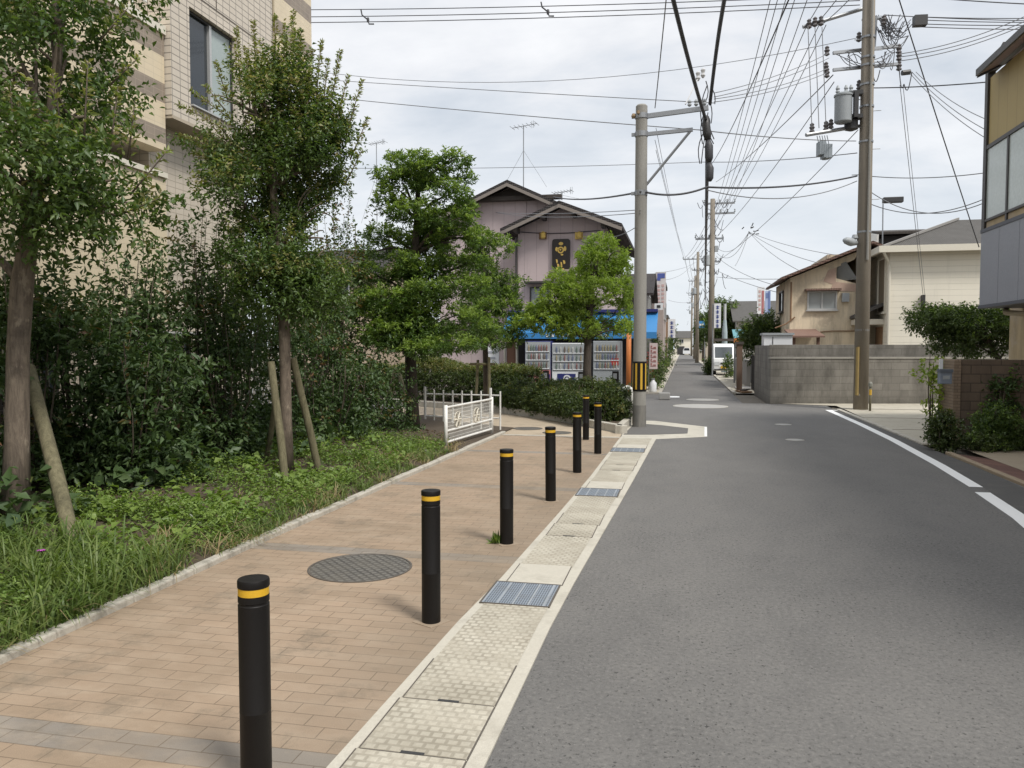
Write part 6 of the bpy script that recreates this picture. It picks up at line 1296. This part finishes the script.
# ---------------------------------------------------------------- wires
def wire(label, p, q, sag=.1, r=.014,  mat=None, group='overhead wires', name='overhead_wire'):
    r = r*.72; n = 18; pts = [p.lerp(q, i/n)-Vector((0,0,4*sag*(i/n)*(1-i/n))) for i in range(n+1)]
    o = MB().tube(pts, r, 5).build(name, mat or WIREG, loc=p, smooth=True); return tag(o, label, 'wire', group)
k0 = 'upper, middle, lower'.split(', ')
for i, (y0, y1, d) in enumerate(((7,-2,19),(14.5,1,19),(20.5,8,19))):
    y1 = (-3, 2.5, 7)[i]; o = wire('%s of three dark wires crossing the top of the sky' % k0[i], P(180,y0+2.5,d+4), P(860,y1-2,d), .12, .016, WIREM)
m = MB()
for x, y in ((361,12),(541,4)):
    d = 21.5 if x < 400 else 20.3; m.tube([P(x,y-2,d),P(x+1,y+3,d),P(x+7,y+8,d),P(x+8,y+12,d),P(x+13,y+12,d)], .02, 5); m.lathe(P(x+7,y+8,d), [(.03,-.06),(.04,0),(.03,.06)], 8)
tag(m.build('wire_spacer', WIREM, loc=P(361,12,21.5)), 'two hooked spacers clipped to the three top wires', 'spacer')
wire('thin wire from the left reaching the brown pole just below its topmost arm', P(300,69,26), R(857,38), .75, .012)
wire('thin wire sagging left from the concrete pole top towards the tiled block', P(300,78,24), L(714,103), .02, .012)
wire('lowest thin wire slanting from the left down to the concrete pole collar', P(300,94,24), L(700,130), .04, .014)
wire('taut thin wire running from the concrete pole collar to the brown pole bracket', L(700,130), R(856,141), .05, .016)
wire('level wire crossing behind the cloud-pruned tree at mid sky', P(330,168,34), P(700,162,30), .1, .016)
wire('level wire with thick sleeve meeting the brown pole below the transformer', P(700,162,30), R(857,153), .08, .018)
wire('thick black cable from the mauve gable to the concrete pole', AY(553,197,30), Vector((LX,LY-.15,AY(645,193,LY).z)), .12, .03, WIREM, name='service_cable')
wire('thin paired cable below the thick cable at the concrete pole, upper one', AY(480,211,34), Vector((LX,LY-.15,AY(643,211,LY).z)), .1, .012)
wire('thin paired cable below the thick cable at the concrete pole, lower one', AY(480,209,34), Vector((LX,LY-.15,AY(643,214,LY).z)), .2, .012)
wire('thick cable linking the concrete pole to the hanging cable bundle', Vector((LX+.1,LY-.1,AY(650,193,LY).z)), L(707,187), .1, .03, WIREM, name='service_cable')
wire('cable with frayed sleeve from the bundle across to the brown pole', L(707,187), R(857,176), .12, .03, WIREM, name='service_cable')
wire('thin companion cable under the frayed sleeve cable', L(707,190), R(857,181), .3, .016)
wire('grey cable dipping from the mauve eaves towards the concrete pole', AY(604,236,29), Vector((LX-.1,LY-.1,AY(641,228,LY).z)), .1, .012)
# heavy bundles over the street
BN = L(709,128)
o = wire('left of two heavy black cable bundles descending from overhead', P(664,-40,10.4), L(706,120), .10, .05, WIREM, 'heavy cable bundles', 'cable_bundle')
o = wire('right of two heavy black cable bundles descending from overhead', P(735,-50,10.4), L(710,104), -.30, .05, WIREM, 'heavy cable bundles', 'cable_bundle')
wire('heavy cable bundle running from the junction down the street to the far poles', L(708,120), P(705,300,100), .3, .075, WIREM, 'heavy cable bundles', 'cable_bundle')
t = thing('cable_closure', 'lumpy black cable closure hanging at the tip of the concrete pole arm', 'cable closure', L(709,150)); m = MB(); m.tube([L(706,116),L(706,124),L(707,134),L(708,140)], [.05,.085,.09,.06], 10); m.build('upper_sleeve', DARKM, t, smooth=True); m = MB(); m.tube([L(708,140),L(709,146),L(709,158),L(709,162)], [.05,.085,.085,.05], 10); m.build('lower_sleeve', WIREM, t, smooth=True); m = MB(); m.tube([L(709,163),L(710,168),L(709.5,178),L(709,181)], [.05,.08,.08,.05], 10); m.build('end_sleeve', WIREM, t, smooth=True)
r_ = random.Random(8)
for k in range(10): a = L(r_.uniform(704,712), r_.uniform(80,130)); MB().tube(curve(a, a+Vector((r_.uniform(-.15,.15),0,-r_.uniform(.3,.9))), (r_.uniform(-.1,.1),0,0), 6), .014, 4).build('loose_tie', WIREM, t)
wire('steep thin wire left of the heavy bundles', P(669,-30,12), L(655,108), .05, .014)
for i, (x0, dx) in enumerate(((640,4),(648,3),(657,2),(664,1))):
    pass
# fan of lines over the street to the far crossarms
fan = [(775,0,717),(783,0,720),(792,0,723),(802,0,726),(816,0,730)]
w5 = ['leftmost', 'second', 'middle', 'fourth', 'rightmost']
for i, (x0, y0, x1) in enumerate(fan): wire('%s of the five power lines fanning from overhead to the far cross-arm' % w5[i], P(x0+5,-40,17.5), P(x1,203+i,51.5), .25, .016, WIREG, 'fan of street power lines')
for i, (x0, x1) in enumerate(((803,715),(815,719),(822,724))): wire('%s of three lines from the brown pole side arm to the far pole' % k0[i].replace('upper','left').replace('lower','right'), R(x0+4,25), P(x1,214+i,51.5), .35, .016, WIREG, 'side arm lines')
for i, x in enumerate((808, 815, 822)): wire('%s of three upright jumper lines between the arms of the brown pole' % ('left','middle','right')[i], R(x,27,-.3), R(x+4,130-i*2,-.4), .0, .015, WIREG, 'jumper lines')
for i, (x0, x1) in enumerate(((806,850),(815,876),(822,900))): wire('%s of three lines rising overhead from the side arm of the brown pole' % ('left','middle','right')[i], R(x0+2,23), P(x1,-60,15), .1, .016, WIREG, 'rising lines')
wire('single thick line slanting from overhead to below the cable closure', P(797,-20,14), P(711,165,50), .3, .022, WIREM)
wire('slanting stay from the brown pole transformer down to the far pole', R(833,75), P(716,182,50), .2, .022, WIREG)
wire('lower slanting line from the brown pole to the far pole', R(834,82), P(718,235,50), .3, .018, WIREG)
wire('line from the brown pole foot bracket slanting down to the far pole crown', R(858,130), P(716,262,50), .3, .016, WIREG)
for i, (y0, y1) in enumerate(((53,93),(58,97),(68,99),(72,102))): wire('%s of four drop lines between the concrete pole arm and the brown pole' % ('top','second','third','bottom')[i], L(714,y1), R(829,y0,-.2), .1, .012, WIREG, 'drop lines')
# right of the brown pole
for i, (y0, y1) in enumerate(((17,17),(20,21),(24,24),(27,28),(15,19))): wire('%s of five level lines leaving the dark box to the right' % ('second','third','fourth','lowest','top')[i] , R(884 if i == 4 else 922,y0), P(1090,y1+(y1-y0)*.6,22), .04, .017, WIREM, 'level lines right')
for i, (y0, y1) in enumerate(((54,10),(57,16),(61,19))): wire('%s of three lines rising to the right edge from the brown pole arm' % k0[i], R(899,y0), P(1080,y1-22,19), .25, .015, WIREG, 'rising lines right')
wire('taut line from below the transformer arm to the balcony eaves', R(868,88), P(988,82,17.5), .03, .02, WIREM)
for i, dx in enumerate((0, 3, 7)): wire('%s of three service drops falling from the brown pole to the balcony house' % ('left','middle','right')[i], R(909+dx,72), P(984+dx*.4,137-dx*2.5,17.2), .12, .013, WIREG, 'service drops')
tag(MB().tube([R(902,73),R(910,72)], .07, 8).build('drop_clamp', DARKM, loc=R(906,73)), 'small dark clamp where the service drops leave the pole wires', 'clamp')
wire('black guy wire slanting from the pole top down to the cream house eaves', P(893,-20,21), P(979,247,26), .05, .024, WIREM)
wire('near vertical thin drop wire to the front of the cream house, left', R(900,85), AY(923,295,29.4), .0, .012)
wire('near vertical thin drop wire to the front of the cream house, right', R(903,85), AY(925,296,29.4), .0, .010)
q = AY(923.5,298,29.5); t = thing('service_bracket', 'small dark cable bracket on the front of the cream house', 'bracket', q); MB().box((q.x-.06,29.35,q.z-.35),(q.x+.02,29.59,q.z+.1)).build('bracket', DARKM, t); m = MB(); m.tube([q-Vector((0,.1,.4)), q+Vector((.1,-.1,-.5)), q+Vector((2.0,-.1,-.48))], .025, 5); m.build('cable', WIREM, t)
wire('wire entering the frame at the top right corner', P(945,-1,20), P(1080,6,19), .02, .02, WIREM)
wire('thin line passing behind the brown pole to the balcony house, upper', R(868,176), P(984,173,18), .08, .016)
wire('thin line passing behind the brown pole to the balcony house, lower', R(868,203), P(984,199,18), .3, .016)
wire('lowest line passing behind the brown pole to the balcony house', R(868,190), P(984,203,18), .4, .016)
# mid-air joint with service drops
J = P(749,232,46); t = thing('wire_joint', 'dark cluster of wire joints hanging in the sky left of the stucco house', 'wire joint', J); r_ = random.Random(5)
for k in range(9): a = J+Vector((r_.uniform(-.4,.4), r_.uniform(-.2,.2), r_.uniform(-.3,.35))); MB().tube([a, a+Vector((r_.uniform(-.2,.2),0,r_.uniform(-.2,.2)))], .03, 6).build('wire_clamp', DARKM, t)
for l, p, q, s in (('line from the hanging wire joint up to the far cross-arm', P(717,248,50.5), J, .6), ('second line from the wire joint to the far pole', P(717,253,50.5), J, .8), ('line from the wire joint to the roof of the stucco house', J, AY(842,256,31.6), .15), ('second line from the wire joint to the middle of the stucco roof', J, AY(822,264,31.2), .2), ('third line from the wire joint to the stucco gable', J, AY(802,272,30.9), .2), ('line dropping from the wire joint towards the bush', J, P(735,266,60), .2), ('long low line from the far pole to the stucco house eave', P(716,256,50.5), AY(774,285,31), .2), ('second long low line from the far pole to the stucco house', P(716,270,50.5), AY(776,292,31), .1), ('level line from the far pole towards the stucco house', P(716,277,50.5), AY(785,279,31), .05)): wire(l, p, q, s, .017, WIREG, 'lines at the hanging joint')
# lines between the far poles and across the far street
for i in range(4):
    a = Vector((pl+.2+.28*i, 50, AY(700,204,50).z+.2)); b = Vector((AY(697,350,84).x-1.3+.4*i, 84, AY(700,259,84).z+.2)); c = Vector((AY(694.5,350,112).x-.7+.4*i, 112, AY(700,281,112).z+.2)); d = Vector((AY(691.5,350,150).x-.7+.4*i, 150, AY(700,293,150).z+.2))
    w4 = ('outermost left','inner left','inner right','outermost right')[i]
    wire('%s power line between the first and second distant poles' % w4, a, b, .5, .022, WIREG, 'distant power lines'); wire('%s power line between the second and third distant poles' % w4, b, c, .4, .025, WIREG, 'distant power lines'); wire('%s power line between the last two distant poles' % w4, c, d, .4, .03, WIREG, 'distant power lines')
for l, p, q, s in (('line crossing the far street from the dark-eaved house to the second pole', P(655,273,40), P(696,262,84), .2), ('line crossing the far street above the tall sign', P(664,280,48), P(694,262,84), .4), ('level line over the far street just above the projecting sign', P(668,300,62), P(700,299,84), .3), ('slanting line from the concrete pole down to the third distant pole', L(655,140), P(688,260,84), .6), ('second slanting line from the concrete pole into the distance', L(656,150), P(690,272,110), .6), ('third slanting line from the concrete pole into the distance', L(656,128), P(686,262,84), .5)): wire(l, p, q, s, .008 if 'concrete' in l else .016, WIREG, 'lines across the far street')

# ---------------------------------------------------------------- sky, sun, camera
SC.render.engine = 'CYCLES'
w = bpy.data.worlds.new('World'); SC.world = w; w.use_nodes = True; nt = w.node_tree; bg = nt.nodes['Background']
SUN = Vector((.48, -.38, .79)).normalized(); elev = math.asin(SUN.z); az = math.atan2(SUN.x, SUN.y)
sky = nt.nodes.new('ShaderNodeTexSky'); sky.sky_type = 'NISHITA'; sky.sun_disc = False; sky.sun_elevation = elev; sky.sun_rotation = az; sky.dust_density = 2.0
tc = nt.nodes.new('ShaderNodeTexCoord'); sep = nt.nodes.new('ShaderNodeSeparateXYZ'); nt.links.new(tc.outputs['Generated'], sep.inputs[0])
def wm(op, a, b=0.0, clamp=False):
    x = nt.nodes.new('ShaderNodeMath'); x.operation = op; x.use_clamp = clamp
    for i, v in enumerate((a, b)):
        if hasattr(v, 'is_linked'): nt.links.new(v, x.inputs[i])
        else: x.inputs[i].default_value = v
    return x.outputs[0]
zc = wm('MAXIMUM', sep.outputs[2], 0.0); den = wm('ADD', zc, .22)
cb = nt.nodes.new('ShaderNodeCombineXYZ'); nt.links.new(wm('DIVIDE', sep.outputs[0], den), cb.inputs[0]); nt.links.new(wm('DIVIDE', sep.outputs[1], den), cb.inputs[1])
def wn(scale, det, rough, loc):
    mp = nt.nodes.new('ShaderNodeMapping'); nt.links.new(cb.outputs[0], mp.inputs[0]); mp.inputs['Location'].default_value = loc; mp.inputs['Scale'].default_value = (1, 1.5, 1)
    x = nt.nodes.new('ShaderNodeTexNoise'); x.inputs['Scale'].default_value = scale; x.inputs['Detail'].default_value = det; x.inputs['Roughness'].default_value = rough; x.inputs['Distortion'].default_value = .3; nt.links.new(mp.outputs[0], x.inputs['Vector']); return x.outputs['Fac']
def wramp(f, stops):
    x = nt.nodes.new('ShaderNodeValToRGB'); e = x.color_ramp.elements
    while len(e) < len(stops): e.new(.5)
    for q, (p, c) in zip(e, stops): q.position = p; q.color = (*c, 1)
    nt.links.new(f, x.inputs[0]); return x.outputs[0]
n1 = wn(1.15, 7, .55, (3.1, 1.7, 0)); n2 = wn(3.0, 6, .6, (.4, 5.2, 0)); nn_ = wm('ADD', wm('MULTIPLY', n1, .68), wm('MULTIPLY', n2, .32))
cloud = wramp(nn_, [(.36, (.56,.61,.675)), (.47, (.68,.715,.765)), (.55, (.785,.80,.83)), (.66, (.90,.905,.92))])
def wmix(f, a, b, mode='MIX'):
    x = nt.nodes.new('ShaderNodeMix'); x.data_type = 'RGBA'; x.blend_type = mode
    for i, v in ((0, f), (6, a), (7, b)):
        if hasattr(v, 'is_linked'): nt.links.new(v, x.inputs[i])
        else: x.inputs[i].default_value = v if not isinstance(v, tuple) else (*v, 1)
    return x.outputs[2]
# the overcast is brighter overhead, paler and hazier at the horizon
hz = wramp(zc, [(0.0, (1,1,1)), (.30, (0,0,0))]); cloud = wmix(hz, cloud, (.74,.785,.83))
zen = wramp(zc, [(.35, (1,1,1)), (.95, (1.0,1.0,1.0))])
br_ = wm('ADD', 1.0, wm('MULTIPLY', wm('SUBTRACT', zc, .45, True), 1.2))
bright = nt.nodes.new('ShaderNodeVectorMath'); bright.operation = 'SCALE'; nt.links.new(cloud, bright.inputs[0]); nt.links.new(wm('MULTIPLY', br_, 9.3), bright.inputs['Scale'])
col = wmix(.08, bright.outputs[0], sky.outputs[0])
nt.links.new(col, bg.inputs['Color']); bg.inputs['Strength'].default_value = .1
sl = bpy.data.lights.new('sun', 'SUN'); sl.energy = 2.8; sl.angle = rad(13); sl.color = (1, .96, .9); so = bpy.data.objects.new('sun', sl); COL.objects.link(so); so.rotation_euler = SUN.to_track_quat('Z', 'Y').to_euler(); so.location = (0,0,30)
cam = bpy.data.cameras.new('camera'); co = bpy.data.objects.new('camera', cam); COL.objects.link(co); SC.camera = co
cam.sensor_width = 36; cam.lens = 36*F/1024; cam.clip_start = .05; cam.clip_end = 1500
co.location = EYE; co.rotation_euler = (math.pi/2-TH, 0, PSI)
vs = SC.view_settings; vs.view_transform = 'Standard'; vs.look = 'None'; vs.exposure = 0.32; vs.gamma = 1.0; vs.use_curve_mapping = False
SC.cycles.max_bounces = 6; SC.cycles.diffuse_bounces = 3; SC.cycles.transmission_bounces = 4; SC.cycles.use_denoising = True
try: SC.cycles.denoiser = 'OPENIMAGEDENOISE'
except Exception: pass
SC.render.resolution_x = 1024; SC.render.resolution_y = 768
